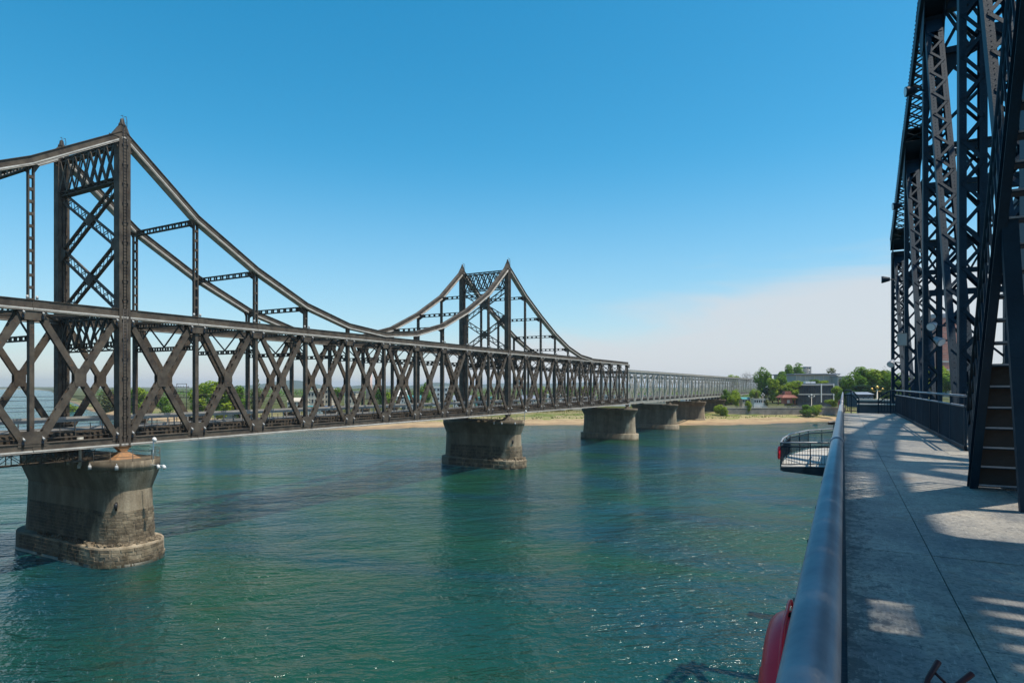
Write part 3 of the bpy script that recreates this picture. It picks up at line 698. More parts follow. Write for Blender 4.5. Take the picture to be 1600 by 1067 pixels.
# chamfered faces so each stone stands a little proud
def stone_mesh(seed):
    rr = random.Random(seed); g = MB(); a = 0.5; b_ = 0.43
    back = [(-a,0.0,-a),(a,0.0,-a),(a,0.0,a),(-a,0.0,a)]
    j = lambda: rr.uniform(-0.03, 0.03)
    front = [(-b_+j(),-1,-b_+j()),(b_+j(),-1,-b_+j()),(b_+j(),-1,b_+j()),(-b_+j(),-1,b_+j())]
    i = len(g.v); g.v += back+front
    for qd in ((4,5,6,7),(0,1,5,4),(1,2,6,5),(2,3,7,6),(3,0,4,7)): g.f.append(qd); g.sm.append(False)
    return g.mesh('stone', M['stone'])
stone_meshes = [stone_mesh(i) for i in range(5)]
for pi, py_ in enumerate(pier_y):
    PR = thing('bridge_pier', pier_labels[pi], 'pier', far(0,py_,0), FR, 'piers of the railway bridge')
    big = pi < 2
    ov = 0.0 if big else 0.4
    zt = 11.9
    rt, rb, flr = (2.75, 3.05, 3.6) if big else (2.3, 2.7, 3.25)
    g = MB()
    rings = [stadium(X0, X1, rb, 2.0), stadium(X0, X1, rt+0.08, 6.0), stadium(X0, X1, rt, 8.45 if big else 9.3)]
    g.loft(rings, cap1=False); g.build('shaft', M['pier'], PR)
    g = MB()
    if big: rings = [stadium(X0, X1, rt, 8.45), stadium(X0, X1, flr, 10.75)]
    else: rings = [stadium(X0, X1, rt, 9.3), stadium(X0, X1, flr, 10.9)]
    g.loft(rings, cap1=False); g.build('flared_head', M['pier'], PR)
    g = MB(); zr = rings[-1][0].z
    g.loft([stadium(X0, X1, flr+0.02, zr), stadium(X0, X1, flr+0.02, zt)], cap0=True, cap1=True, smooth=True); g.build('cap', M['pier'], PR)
    g = MB(); fb = rb+0.95 if pi < 4 else rb+0.5
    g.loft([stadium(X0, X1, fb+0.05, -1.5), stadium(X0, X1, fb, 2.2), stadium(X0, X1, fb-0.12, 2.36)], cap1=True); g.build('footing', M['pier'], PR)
    # bearing blocks and shoes under the trusses
    for sx_ in (0, -W):
        for dy in ((0,) if big else (-0.9, 0.9)):
            g = MB(); s = 1.0 if big else 0.55
            g.hexa([(-1.3*s,dy-1.5*s,zt),(1.3*s,dy-1.5*s,zt),(1.3*s,dy+1.5*s,zt),(-1.3*s,dy+1.5*s,zt),(-0.45*s,dy-0.35*s,zt+0.85),(0.45*s,dy-0.35*s,zt+0.85),(0.45*s,dy+0.35*s,zt+0.85),(-0.45*s,dy+0.35*s,zt+0.85)])
            g.hexa([(-0.4*s,dy-0.3*s,zt+0.86),(0.4*s,dy-0.3*s,zt+0.86),(0.4*s,dy+0.3*s,zt+0.86),(-0.4*s,dy+0.3*s,zt+0.86),(-0.45,dy-0.9*s,ZB0-0.05),(0.45,dy-0.9*s,ZB0-0.05),(0.45,dy+0.9*s,ZB0-0.05),(-0.45,dy+0.9*s,ZB0-0.05)])
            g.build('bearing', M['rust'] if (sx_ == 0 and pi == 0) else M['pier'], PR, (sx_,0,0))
    if big:
        rr = random.Random(40+pi); joined = MB()
        def course(z, r, hgt, ln, depth, smin, smax, nm='stone'):
            """stones round the visible nose and the side that faces upstream"""
            s = X1-X0
            while s < smax:
                l_ = ln*rr.uniform(0.75, 1.3)
                sc_ = s+l_/2
                # path: s<0 along the straight side (towards the far nose), s>0 round the near nose
                if sc_ < 0: px_, py2, a = X0+sc_, -r, -math.pi/2
                else:
                    a = -math.pi/2+sc_/r; px_, py2 = X0+r*math.cos(a), r*math.sin(a)
                sc3 = (l_*0.96, depth*rr.uniform(0.25,1.0), hgt*rr.uniform(0.88,0.95))
                if s >= smin: put(nm, stone_meshes[rr.randrange(5)], PR, (px_, py2, z), (0,0,a+math.pi/2), sc3)
                else:
                    h0, h1_, dd_ = sc3[0]/2, sc3[2]/2, sc3[1]
                    joined.hexa([(px_-h0,py2,z-h1_),(px_+h0,py2,z-h1_),(px_+h0,py2,z+h1_),(px_-h0,py2,z+h1_),(px_-h0*.9,py2-dd_,z-h1_*.85),(px_+h0*.9,py2-dd_,z-h1_*.85),(px_+h0*.9,py2-dd_,z+h1_*.85),(px_-h0*.9,py2-dd_,z+h1_*.85)])
                s += l_
        if pi == 0:
            for i in range(10): course(2.58+i*0.38, (rb+(rt+0.08-rb)*(0.15+i*0.38)/4.0)-0.01, 0.38, 0.95, 0.05, -4.5, 7.2)
            for i in range(5): course(0.25+i*0.42, fb-0.01, 0.42, 1.15, 0.10, -10, 9)
            for i in range(2): pass
        else:
            for i in range(4): course(2.8+i*0.8, (rb+(rt+0.08-rb)*(0.3+i*0.8)/4.0)-0.01, 0.8, 1.7, 0.05, -6, 7.2)
            for i in range(2): course(0.7+i*0.95, fb-0.005, 0.95, 2.2, 0.12, -13, 9)
        joined.build('masonry', M['stone'], PR, kind='stuff')
        # rubble lying on the footing ledge
        g = MB()
        for i in range(130):
            s = rr.uniform(-12, 8.5); r = rr.uniform(rb+0.25, fb-0.25); sz = rr.uniform(0.08, 0.26)
            if s < 0: c = Vector((X0+s, -r, 2.36+sz*0.3))
            else:
                a = -math.pi/2+s/r; c = Vector((X0+r*math.cos(a), r*math.sin(a), 2.36+sz*0.3))
            mt = Matrix.Rotation(rr.uniform(0, 6), 3, Vector((rr.random(), rr.random(), rr.random()+0.1)).normalized())
            g.hexa([c+mt @ Vector((x*sz*1.4, y_*sz, z*sz*0.7)) for x, y_, z in ((-1,-1,-1),(1,-1,-1),(1,1,-1),(-1,1,-1),(-.7,-.7,1),(.7,-.7,1),(.7,.7,1),(-.7,.7,1))])
        g.build('loose_stones', M['stone'], PR, kind='stuff')
        g = MB(); rf_ = fb+0.06
        g.loft([stadium(X0, X1, rf_, -0.4), stadium(X0, X1, rf_+0.02, 0.34)], cap1=True); g.build('weed_band', M['weed'], PR)
        # guard railing round the cap
        g = MB(); ring = stadium(X0, X1, flr-0.05, zt, 10)
        near = ring[:11]+[Vector((X1, flr-0.05, zt))]
        near = [Vector((X1, -flr+0.05, zt))]+near
        for h in (0.55, 1.1): g.tube([p+Vector((0,0,h)) for p in near], 0.03, 5)
        for i in range(14):
            p = Vector((X1+(X0-X1)*i/14, -flr+0.05, zt)); g.tube([p, p+Vector((0,0,1.1))], 0.035, 5)
        for p in near[1:-1:2]: g.tube([p-Vector((0,0,1.0)), p+Vector((0,0,1.15))], 0.04, 5)
        g.build('guard_railing', M['brown'], PR)
        # spotlights hung from the cap edge
        for i, s in enumerate((-2.4,-0.2,3.2)):
            g = MB(); r = flr+0.25
            if s < 0: c = Vector((X0+s, -r, zt-0.5))
            else:
                a = -math.pi/2+s/r; c = Vector((X0+r*math.cos(a), r*math.sin(a), zt-0.5))
            g.tube([c+Vector((0,0,0.35)), c+Vector((0,0,0.1))], 0.05, 6); g.tube([c+Vector((0,0,0.15)), c, c-Vector((0,0,0.35))], [0.12,0.19,0.19], 10)
            g.build('spotlight', M['lampgrey'], PR)
        g = MB()
        a = R(-48); c = Vector((X0+(rt+0.02)*math.cos(a), (rt+0.02)*math.sin(a), 7.2))
        g.tube([c, c+Vector((0.25*math.cos(a), 0.25*math.sin(a), -0.25)), c+Vector((0.1,-0.1,-0.9))], [0.12,0.22,0.12], 7)
        g.build('drain_stub', M['black'], PR)
# inspection gangway under the trusses, left of the first pier, and at both big piers
GW = thing('inspection_gangway', 'steel inspection gangway hung under the brown bridge beside the nearest pier', 'gangway', far(0,0,0), FR)
g = MB(); 
ya, yb, xg, zg = -30, -2.2, -3.0, 12.0
for x in (xg, xg+1.2):
    g.tube([(x,ya,zg),(x,yb,zg)], 0.06, 5); g.tube([(x,ya,zg+1.1),(x,yb,zg+1.1)], 0.05, 5)
    y = ya; i = 0
    while y < yb-1.2:
        g.tube([(x,y,zg),(x,y,ZB0-0.05)], 0.05, 5)
        g.tube([(x,y,zg),(x,y+1.4,zg+1.1)] if i % 2 else [(x,y,zg+1.1),(x,y+1.4,zg)], 0.04, 5); y += 1.4; i += 1
g.build('truss_rail', M['brown'], GW); MB().box(xg,ya,zg-0.05,xg+1.2,yb,zg).build('grating', M['brown'], GW)
g = MB()
for dy in (-4.6,-1.9): g.tube([(1.0,-3.8+dy*0.0+ (dy+4.6),12.1),(1.0,-3.8+(dy+4.6),15.2)], 0.16, 6)
GH = thing('access_platform', 'small railed access platform on posts at the front of the nearest pier', 'platform', far(0,0,0), FR)
g = MB(); g.box(-5.6,-5.3,11.95,-0.2,-4.0,12.05); g.build('floor', M['brown'], GH)
g = MB()
for x in (-5.6,-3.8,-2.0,-0.2):
    g.tube([(x,-5.25,11.2),(x,-5.25,13.2)], 0.05, 5)
for z in (12.6,13.2): g.tube([(-5.6,-5.25,z),(-0.2,-5.25,z)], 0.04, 5)
g.tube([(-3.8,-5.25,11.9),(-2.0,-5.25,13.2)], 0.04, 5); g.build('railing', M['brown'], GH)
g = MB()
for x in (-3.3,-0.8): g.tube([(x,-4.2,11.4),(x,-4.2,14.6)], 0.17, 6); g.tube([(x,-4.2,13.9),(x,-4.2,14.7)], 0.34, 8)
g.build('post', M['pale'], GH)
# camera pole on the first pier and the second
for (yy, lb) in ((0,'white camera on a short pole at the right end of the nearest pier cap'), (ys(10),'white camera on a short pole on the second pier cap')):
    CP = thing('camera_pole', lb, 'security camera', far(4.2,yy+1.2,11.9), FR, 'camera poles on the piers')
    MB().tube([(0,0,0),(0,0,2.2)], 0.06, 6).build('pole', M['white'], CP)
    MB().tube([(0,0,2.2),(0.3,-0.1,2.3)], 0.04, 6).build('bracket', M['white'], CP)
    MB().tube([(0.1,0,2.35),(0.35,-0.1,2.4),(0.45,-0.1,2.3),(0.45,-0.1,2.05)], [0.16,0.24,0.24,0.12], 8).build('camera_body', M['white'], CP)
SL = thing('outrigger_spotlight', 'pair of white spotlights on an arm reaching out from the nearest pier', 'spotlight', far(4.8,0.5,11.4), FR)
MB().tube([(0,0,0),(1.7,0.4,-0.05)], 0.04, 5).build('arm', M['white'], SL)
for x in (1.0, 1.75):
    MB().tube([(x,x*0.24,0.0),(x+0.15,x*0.24,-0.15),(x+0.3,x*0.24,-0.4)], [0.1,0.2,0.2], 8).build('lamp_head', M['white'], SL)

# ------------------------------------------------------------------ NEAR BRIDGE
DZ = CZ-1.45                               # walkway surface
NB = thing('iron_truss_bridge', 'dark blue riveted iron truss bridge with laced posts towering at the right edge', 'bridge', (3.18,0,DZ))
XL, XR = 0.0, 5.9                          # planes of the two trusses (local x)
TH = 1.62                                  # shear of Y to Y'
nodes = [(-13.5,19.6),(-4.9,19.9),(3.9,20.0),(14.3,19.9),(21.5,18.9),(30.4,16.9),(39.1,13.9),(47.9,10.7)]
lace_me = {}
lace_count = [0]
def lace_mesh(ln):
    key = round(ln, 2)
    if key not in lace_me: lace_me[key] = MB().box(-ln/2,-0.012,-0.045,ln/2,0.012,0.045).mesh('lacing_bar', M['blue'])
    return lace_me[key]
def built_up(name, p0, p1, wx, dy, parent, pitch=0.62, indiv=False, dbl=False, tie=0.7, ang=0.15, rivets=True):
    """riveted post or diagonal in a truss plane: two channels left and right with lacing bars on both open faces"""
    p0 = Vector(p0); p1 = Vector(p1); ln = (p1-p0).length; a = (p1-p0)/ln; sd = Vector((1,0,0)); u = a.cross(sd)
    c = MB()
    for s in (-1, 1):
        c.bar(p0, p1, 0.025, dy, sd, off=s*(wx/2))
        for f in (-1, 1): c.bar(p0, p1, ang, 0.022, sd, off=s*(wx/2-ang/2-0.013), offh=f*(dy/2-0.011))
    for t0 in (0.0, ln-tie):
        for f in (-1, 1): c.bar(p0+a*t0, p0+a*(t0+tie), wx-0.06, 0.02, sd, offh=f*(dy/2+0.0105))
    if rivets:
        n = int(ln/0.16)
        for i in range(n):
            q = p0+a*(ln*(i+0.5)/n)
            for s in (-1, 1):
                b_ = q+sd*s*(wx/2-ang/2)-u*0
                for f in (-1,):
                    k = b_+u*f*(dy/2)*1.0
                    r = 0.018; i0 = len(c.v)
                    nrm = u*f
                    e1 = a*r; e2 = sd*r
                    c.v += [tuple(k+e1), tuple(k+e2), tuple(k-e1), tuple(k-e2), tuple(k+nrm*0.016)]
                    for qd in ((0,1,4),(1,2,4),(2,3,4),(3,0,4)): c.f.append(tuple(i0+z for z in qd)); c.sm.append(False)
    o = c.build(name, M['blue'], parent)
    # lacing
    span = ln-2*tie; n = max(2, int(span/pitch)); st = span/n; wi = wx-ang
    blen = math.hypot(st, wi)+0.06
    bm_ = MB(); me = lace_mesh(blen)
    for f in (-1, 1):
        for i in range(n):
            for dv in ((0, 1) if dbl else (0,)):
                s = 1 if (i+dv) % 2 else -1
                q0 = p0+a*(tie+st*i)-sd*s*wi/2; q1 = p0+a*(tie+st*(i+1))+sd*s*wi/2
                cen = (q0+q1)/2+u*f*(dy/2+0.012+0.003*dv); dr = (q1-q0).normalized()
                if indiv and f == -1 and lace_count[0] < 290:
                    zc = dr.cross(u*f*-1); 
                    mt = Matrix((dr, u, dr.cross(u))).transposed()
                    put('lacing_bar', me, o, cen, mt.to_euler()); lace_count[0] += 1
                else: bm_.bar(q0+u*f*(dy/2+0.012+0.003*dv), q1+u*f*(dy/2+0.012+0.003*dv), 0.09, 0.02, dr.cross(u))
    if bm_.v: bm_.build('lacing', M['blue'], o, kind='stuff')
    return o
for xi, X in enumerate((XL, XR)):
    TR = NB
    for i, (y, h) in enumerate(nodes):
        # posts
        if y < 47:
            built_up('post', (X,y,-1.2), (X,y,h-0.55), 0.62, 0.42, TR, 0.58, indiv=(xi == 0 and y > 20), rivets=(xi == 0 and y > 10))
        else:
            built_up('end_post', (X,y,-1.2), (X,y,h-0.5), 0.8, 0.6, TR, 0.7, indiv=False, dbl=True)
        if i+1 < len(nodes):
            y2, h2 = nodes[i+1]
            # upper chord: deep side plates, lattice on the underside, cover on top
            c = MB()
            for s in (-1, 1):
                c.bar((X+s*0.45,y-0.0,h),(X+s*0.45,y2,h2),0.03,0.75,(1,0,0))
                c.bar((X+s*0.38,y,h),(X+s*0.38,y2,h2),0.12,0.03,(1,0,0),offh=-0.36)
                c.bar((X+s*0.38,y,h),(X+s*0.38,y2,h2),0.12,0.03,(1,0,0),offh=0.30)
            vv_ = (Vector((X,y2,h2))-Vector((X,y,h))); vn = vv_.normalized()
            for oo in (-0.385, 0.39):
                c.bar(Vector((X,y,h)),Vector((X,y,h))+vn*0.95,0.96,0.03,(1,0,0),offh=oo); c.bar(Vector((X,y2,h2))-vn*1.3,Vector((X,y2,h2)),0.96,0.03,(1,0,0),offh=oo)
            c.build('upper_chord', M['blue'], TR)
            lc = MB(); p0 = Vector((X,y,h)); p1 = Vector((X,y2,h2)); ln = (p1-p0).length; a = (p1-p0)/ln; u = a.cross(Vector((1,0,0)))
            n = int(ln/0.62)
            for j in range(n):
                for s in (-1, 1):
                    for tb in (-1, 1):
                        q0 = p0+a*(ln*j/n)+Vector((s*0.4,0,0))+u*tb*0.37; q1 = p0+a*(ln*(j+1)/n)-Vector((s*0.4,0,0))+u*tb*(0.37+0.012*s)
                        lc.bar(q0, q1, 0.08, 0.02, (q1-q0).cross(u))
            lc.build('chord_lacing', M['blue'], TR, kind='stuff')
            # rivet line along the chord's outer edge
            if xi == 0 and y > 10:
                rv = MB(); n = int(ln/0.22)
                for j in range(n):
                    k = p0+a*(ln*(j+0.5)/n)-u*0.39-Vector((0.46,0,0)); rv.box(k.x-0.03,k.y-0.02,k.z-0.02,k.x+0.02,k.y+0.02,k.z+0.035)
                rv.build('rivets', M['blue'], TR, kind='stuff')
            # main diagonal: top at the far post, foot at the near one
            yb = y+0.35; 
            if i == 3: yb = y-0.3
            built_up('diagonal', (X,yb,-0.6), (X,y2-0.25,h2-0.9), 0.56, 0.36, TR, 0.55, indiv=(xi == 0 and y > 20), rivets=(xi == 0 and y > 10))
            # bottom chord
            c = MB(); c.bar((X,y,-0.9),(X,y2,-0.9),0.7,0.7,(1,0,0)); c.build('bottom_chord', M['blue'], TR)
        # gusset plates at head and foot
        for s in (-1, 1):
            c = MB(); gx = X+s*0.335
            if i+1 < len(nodes) or True:
                sl_ = (nodes[min(i+1,7)][1]-nodes[max(i-1,0)][1])/(nodes[min(i+1,7)][0]-nodes[max(i-1,0)][0])
                c.extr([(gx,y-1.0,h-0.3-sl_),(gx,y-0.75,h-1.1-sl_),(gx,y-0.35,h-1.9),(gx,y+0.35,h-1.9),(gx,y+0.9,h-0.9+sl_),(gx,y+1.0,h-0.3+sl_)], (0.02*s,0,0))
            c.build('gusset_plate', M['blue'], TR)
# portal frames between the trusses
for i, (y, h) in enumerate(nodes):
    PF = child('portal_frame', NB, (0,y,0))
    g = MB()
    zb = h-2.1
    g.box(0.32,-0.015,h-0.35,XR-0.32,0.015,h+0.05); g.box(0.32,-0.18,h+0.05,XR-0.32,0.18,h+0.08); g.box(0.32,-0.18,h-0.38,XR-0.32,0.18,h-0.35)
    g.box(0.32,-0.15,zb-0.02,XR-0.32,0.15,zb+0.01); g.box(0.32,-0.012,zb+0.01,XR-0.32,0.012,zb+0.28)
    g.build('strut', M['blue'], PF)
    g = MB(); n = 6; dx = (XR-0.7)/n
    for j in range(n):
        xa = 0.35+dx*j
        g.bar((xa,0.03,zb+0.15),(xa+dx,0.03,h-0.2),0.03,0.12,(0,1,0)); g.bar((xa,-0.03,h-0.2),(xa+dx,-0.03,zb+0.15),0.03,0.12,(0,1,0))
    g.build('lattice', M['blue'], PF)
    # rounded knee plates running into the posts
    for s, x in ((1, 0.32), (-1, XR-0.32)):
        prof = [(x, 0, h-0.38), (x+s*2.2, 0, zb+0.0)]
        pr = [(x, 0, zb)]
        pr += [(x+s*(1.7*(1-math.sin(R(t)))), -0.0, zb-1.75*(1-math.cos(R(t)))) for t in range(0, 91, 15)]
        g = MB(); g.extr([(a, -0.015, c) for a, b, c in pr], (0,0.03,0)); g.build('knee_plate', M['blue'], PF)
    # sway rods lower down
    g = MB(); 
    g.bar((0.3,0.1,h-2.2),(XR-0.3,0.1,h-7.5),0.08,0.12,(0,1,0)); g.bar((0.3,-0.1,h-7.5),(XR-0.3,-0.1,h-2.2),0.08,0.12,(0,1,0))
    if h > 12:
        g.bar((0.3,0,h-7.6),(XR-0.3,0,h-7.6),0.2,0.3,(0,1,0))
    g.build('sway_brace', M['blue'], PF)
# top laterals
for i in range(len(nodes)-1):
    (y, h), (y2, h2) = nodes[i], nodes[i+1]
    for a, b in ((0.45, XR-0.45), (XR-0.45, 0.45)):
        g = MB(); g.bar((a,y+0.3,h+0.1), (b,y2-0.3,h2+0.1), 0.10, 0.14); g.build('top_lateral', M['blue'], NB)
# floor under the walkway
Y0w, Y1w = -16.0, 38.3
g = MB(); g.box(-3.2,Y0w,-0.42,-3.1,Y1w,-0.012); g.box(-0.9,Y0w,-0.42,-0.8,Y1w,-0.05)
for i in range(14): g.box(-3.1,Y0w+1+i*4,-0.40,-0.91,Y0w+1.2+i*4,-0.05)
g.build('walkway_beam', M['blue'], NB)
g = MB(); g.box(-3.2+0.005,Y0w,-0.045,0.9,Y1w,-0.016); g.box(0.92,Y0w,-0.3,XR+1,Y1w+9,-0.05); g.build('underfloor', M['slate'], NB)
plate_rng = random.Random(11)
plate_me = {}
def plate(x0, x1, y0, y1):
    gp = 0.0035; k = (round(x1-x0,3), round(y1-y0,3))
    if k not in plate_me: plate_me[k] = MB().box(gp,gp,-0.012,x1-x0-gp,y1-y0-gp,0.0).mesh('deck_plate', M['deck'])
    put('deck_plate', plate_me[k], NB, (x0-3.18, y0, plate_rng.uniform(-0.0025, 0.0025)), (plate_rng.uniform(-0.0012,0.0012), plate_rng.uniform(-0.002,0.002), 0))
for (xa, xb, off) in ((0.015,0.665,0.0),(0.665,1.985,0.0),(1.985,3.305,1.0),(3.305,4.07,0.0)):
    y = -6.5+off
    while y < Y1w-0.1:
        y2 = min(y+2.15, Y1w)
        if not (xa > 3 and y > 18): plate(xa, xb, y, y2)
        y = y2

# --- long handrail on the river side
HR = thing('walkway_railing', 'round blue-grey tube handrail on balusters along the left edge of the walkway', 'railing', (-0.0365,0,DZ))
zr = 1.45-0.351
g = MB(); g.tube([(0,-3,zr),(0,12.4,zr)], 0.034, 24).tube([(0,12.42,zr),(0,38.0,zr)], 0.034, 16); g.build('handrail', M['bluelt'], HR)
for y in (4.4, 12.4, 16.4, 20.4, 24.4, 28.4, 32.4, 36.4):
    MB().tube([(0,y-0.12,zr),(0,y+0.12,zr)], 0.0375, 20).build('sleeve', M['bluelt'], HR)
MB().box(-0.02,-3,zr-0.13,0.02,38,zr-0.10).build('under_rail', M['blue'], HR); MB().box(-0.025,-3,0.08,0.02,38,0.11).build('bottom_rail', M['blue'], HR)
bal = MB().box(-0.008,-0.008,0.11,0.008,0.008,zr-0.13).mesh('baluster', M['blue'])
pst = MB().box(-0.025,-0.03,-0.3,0.025,0.03,zr-0.03).mesh('post', M['blue'])
for i in range(280): put('baluster', bal, HR, (0,-2.9+i*0.145,0))
for i in range(20): put('post', pst, HR, (0,-2.0+i*2.06,0))
rr = random.Random(2)
for y in (1.15,1.6,2.05,2.6,3.2):
    MB().tube([(-0.030,y,zr-0.008),(-0.0375,y,zr-0.010)], 0.005, 6).build('bolt', M['blue'], HR)

# --- balustrade between walkway and truss
BL = thing('inner_balustrade', 'dark balustrade with twin pale tube rails and close bars between walkway and truss posts', 'railing', (2.40,17.0,DZ))
g = MB(); g.tube([(0,0.0,1.23),(0,21.2,1.23)], 0.03, 12); g.build('top_rail', M['bluelt'], BL)
g = MB(); g.tube([(0,0.0,1.0),(0,21.2,1.0)], 0.025, 10); g.build('second_rail', M['bluelt'], BL)
MB().box(-0.03,0,0.06,0.03,21.2,0.11).build('bottom_rail', M['blue'], BL); MB().box(-0.02,0,0.0,0.12,21.2,0.05).build('kerb', M['blue'], BL)
bal2 = MB().box(-0.011,-0.011,0.11,0.011,0.011,0.98).mesh('baluster', M['blue'])
for i in range(176): put('baluster', bal2, BL, (0,0.1+i*0.12,0))
pst2 = MB().box(-0.025,-0.03,0.0,0.025,0.03,1.20).mesh('post', M['blue'])
for i in range(11): put('post', pst2, BL, (0,0.03+i*2.11,0))

# --- arched end panels of the walkway
def arched(xa, xb, flip, label):
    A_ = thing('arched_end_panel', label, 'railing', (0,38.15,DZ), 0, 'arched panels at the end of the walkway')
    hi_, lo_ = 1.22, 0.80
    def top(t):
        t = t if flip else 1-t
        return lo_+(hi_-lo_)*math.sin(min(1, t/0.62)*math.pi/2) if t < 0.62 else hi_
    for off, nm, r in ((0,'top_rail',0.035),(0.24,'second_rail',0.028)):
        g = MB(); g.tube([(xa+(xb-xa)*i/16, 0, top(i/16)-off) for i in range(17)], r, 8); g.build(nm, M['blue'], A_)
    for i in range(3):
        x = xa+(xb-xa)*i/2; MB().box(x-0.03,-0.03,0,x+0.03,0.03,top(i/2)).build('post', M['blue'], A_)
    n = 8
    for i in range(1, n):
        if i == n//2: continue
        x = xa+(xb-xa)*i/n; MB().box(x-0.012,-0.012,0.12,x+0.012,0.012,top(i/n)-0.24).build('baluster', M['blue'], A_)
    MB().box(min(xa,xb),-0.02,0.09,max(xa,xb),0.02,0.13).build('bottom_rail', M['blue'], A_)
arched(0.0, 0.72, False, 'left arched railing panel at the far end of the walkway, beside the handrail')
arched(1.62, 2.72, True, 'right arched railing panel at the far end of the walkway, against the end post')
# low walls past the end
PW = pt(1352, 37.5)
o = MB().box(0.75,41.2,DZ-1.5,3.0,41.8,DZ+0.36).build('low_wall', M['slate']); tag(o, 'low dark wall closing the gap just past the walkway end', 'wall', 'dark walls past the walkway end')
MB().box(0.7,41.1,DZ+0.362,3.05,41.9,DZ+0.43).build('coping', M['coping'], o)
o = MB().box(1.0,60,DZ-4,4.4,61.2,DZ+0.20).build('parapet_wall', M['slate']); tag(o, 'taller dark wall with pale coping farther beyond the walkway end', 'wall', 'dark walls past the walkway end')
MB().box(0.95,59.9,DZ+0.202,4.45,61.3,DZ+0.33).build('coping', M['coping'], o)

# --- steep stair rising towards the viewer
ST = thing('steel_staircase', 'steep dark steel staircase with slim balusters rising from the walkway towards the viewer', 'staircase', (1.64,11.04,DZ))
SA = math.atan(1.84); run = lambda s: (0, -s, 1.84*s)
top_s = 3.45
g = MB()
for x in (0.02, 1.05):
    g.extr([(x-0.02, 0.06, 0.0), (x-0.02, -0.16, 0.0), (x-0.02, -top_s-0.16, 1.84*top_s), (x-0.02, -top_s+0.06, 1.84*top_s)], (0.04,0,0))
    # channel flanges
    for dy in (0.06, -0.16): g.bar((x-0.04,dy,0.0),(x-0.04,-top_s+dy,1.84*top_s),0.08,0.012,(1,0,0))
    g_ = g
g.build('stringer', M['blue'], ST)
i = 0; z = 0.05
while z < 6.2:
    s = z/1.84
    tr = MB(); tr.box(0.045,-s-0.12,z-0.02,1.025,-s+0.10,z+0.015); tr.build('tread', M['blue'], ST)
    nb = MB(); nb.box(0.05,-s-0.135,z-0.005,1.02,-s-0.121,z+0.018); nb.build('nosing', M['bluelt'], ST)
    if i < 6: rb_ = MB(); rb_.box(0.045,-s-0.118,z+0.016,1.025,-s-0.10,z+0.258); rb_.build('riser', M['stairdark'], ST)
    z += 0.278; i += 1
lean = Vector((0, 0.30, 1.0)).normalized()
for x in (0.0, 1.07):
    h = 1.12
    a0 = Vector((x,0.0,0.02))+lean*h; a1 = Vector((x,-top_s,1.84*top_s))+lean*h
    MB().tube([a0,a1], 0.032, 10).build('handrail', M['blue'], ST)
    b0 = Vector((x,0.0,0.02))+lean*0.9; b1 = Vector((x,-top_s,1.84*top_s))+lean*0.9
    MB().tube([b0,b1], 0.018, 8).build('lower_rail', M['blue'], ST)
    MB().bar(Vector((x,0.0,0.0)), a0, 0.05, 0.05).build('newel', M['blue'], ST)
    n = 26
    for j in range(1, n+1):
        s = top_s*j/n; p = Vector((x,-s,1.84*s))
        MB().bar(p, p+lean*h, 0.022, 0.022).build('baluster', M['blue'], ST)
MB().bar((0.06,-1.9,3.4),(0.24,-1.9,0.0),0.16,0.10,(1,0,0)).build('support_leg', M['blue'], ST)
MB().bar((1.0,-1.9,3.4),(0.9,-1.9,0.0),0.16,0.10,(1,0,0)).build('support_leg', M['blue'], ST)
# unseen landing at the stair head, added to shade the deck; plank gaps shape light patches
LP = thing('shade_landing', 'unseen plank landing at the head of the staircase, added to shade the walkway', 'platform', (1.6,0,DZ+6.35))
for i in range(34):
    ya_ = 7.6-0.30*i-0.296; yb_ = 7.6-0.30*i
    MB().box(-0.3,ya_,0.0,1.30,yb_,0.05).build('plank', M['stairdark'], LP)
    MB().box(1.62 if 4.7 < yb_ < 5.3 else 1.32,ya_,0.0,1.95,yb_,0.05).build('plank', M['stairdark'], LP)
    MB().box(1.97,ya_+(0.11 if 4.2 < yb_ < 6.1 else 0),0.0,2.55,yb_,0.05).build('plank', M['stairdark'], LP)
    if not (4.1 < yb_ < 5.1 or 7.0 < yb_ < 7.3): MB().box(2.57,ya_,0.0,4.4,yb_,0.05).build('plank', M['stairdark'], LP)
for x in (-0.25,1.2,4.2): MB().box(x-0.06,-2.8,-0.25,x+0.06,7.35,-0.005).build('joist', M['blue'], LP)
for x in (-0.25,):
    MB().tube([(x,-2.8,1.1),(x,7.35,1.1)], 0.03, 8).build('handrail', M['blue'], LP)
    for i in range(40): MB().box(x-0.01,7.3-i*0.25,0.05,x+0.01,7.32-i*0.25,1.1).build('baluster', M['blue'], LP)

# --- life rings
def life_ring(loc, label, m1, m2_, rot=0.0, rad=0.30, r=0.062):
    T_ = thing('life_ring', label, 'life ring', loc, rot, 'life rings hung outside the railings')
    n = 40
    g = MB(); g.tube([(0, rad*math.cos(2*math.pi*i/n), rad*math.sin(2*math.pi*i/n)) for i in range(n)], r, 16, close=True); g.build('ring', m1, T_)
    for a in (45,135,225,315):
        g = MB(); g.tube([(0, rad*math.cos(R(a+t)), rad*math.sin(R(a+t))) for t in (-8,-4,0,4,8)], r+0.004, 16, caps=False); g.build('reflective_band', m2_, T_)
    g = MB(); g.tube([(0, (rad+r+0.012+0.03*abs(math.sin(2*math.pi*i/n*2)))*math.cos(2*math.pi*i/n), (rad+r+0.012+0.03*abs(math.sin(2*math.pi*i/n*2)))*math.sin(2*math.pi*i/n)) for i in range(n)], 0.006, 6, close=True); g.build('grab_rope', m2_, T_)
    MB().tube([(0.0,0,rad+r),(0.06,0,rad+r+0.03),(0.09,0,rad+r+0.0)], 0.008, 6).build('hook', M['black'], T_)
    return T_
life_ring((-0.165,2.25,CZ-1.12), 'bright red life ring hung outside the handrail at the bottom of the view', M['red'], M['red'])
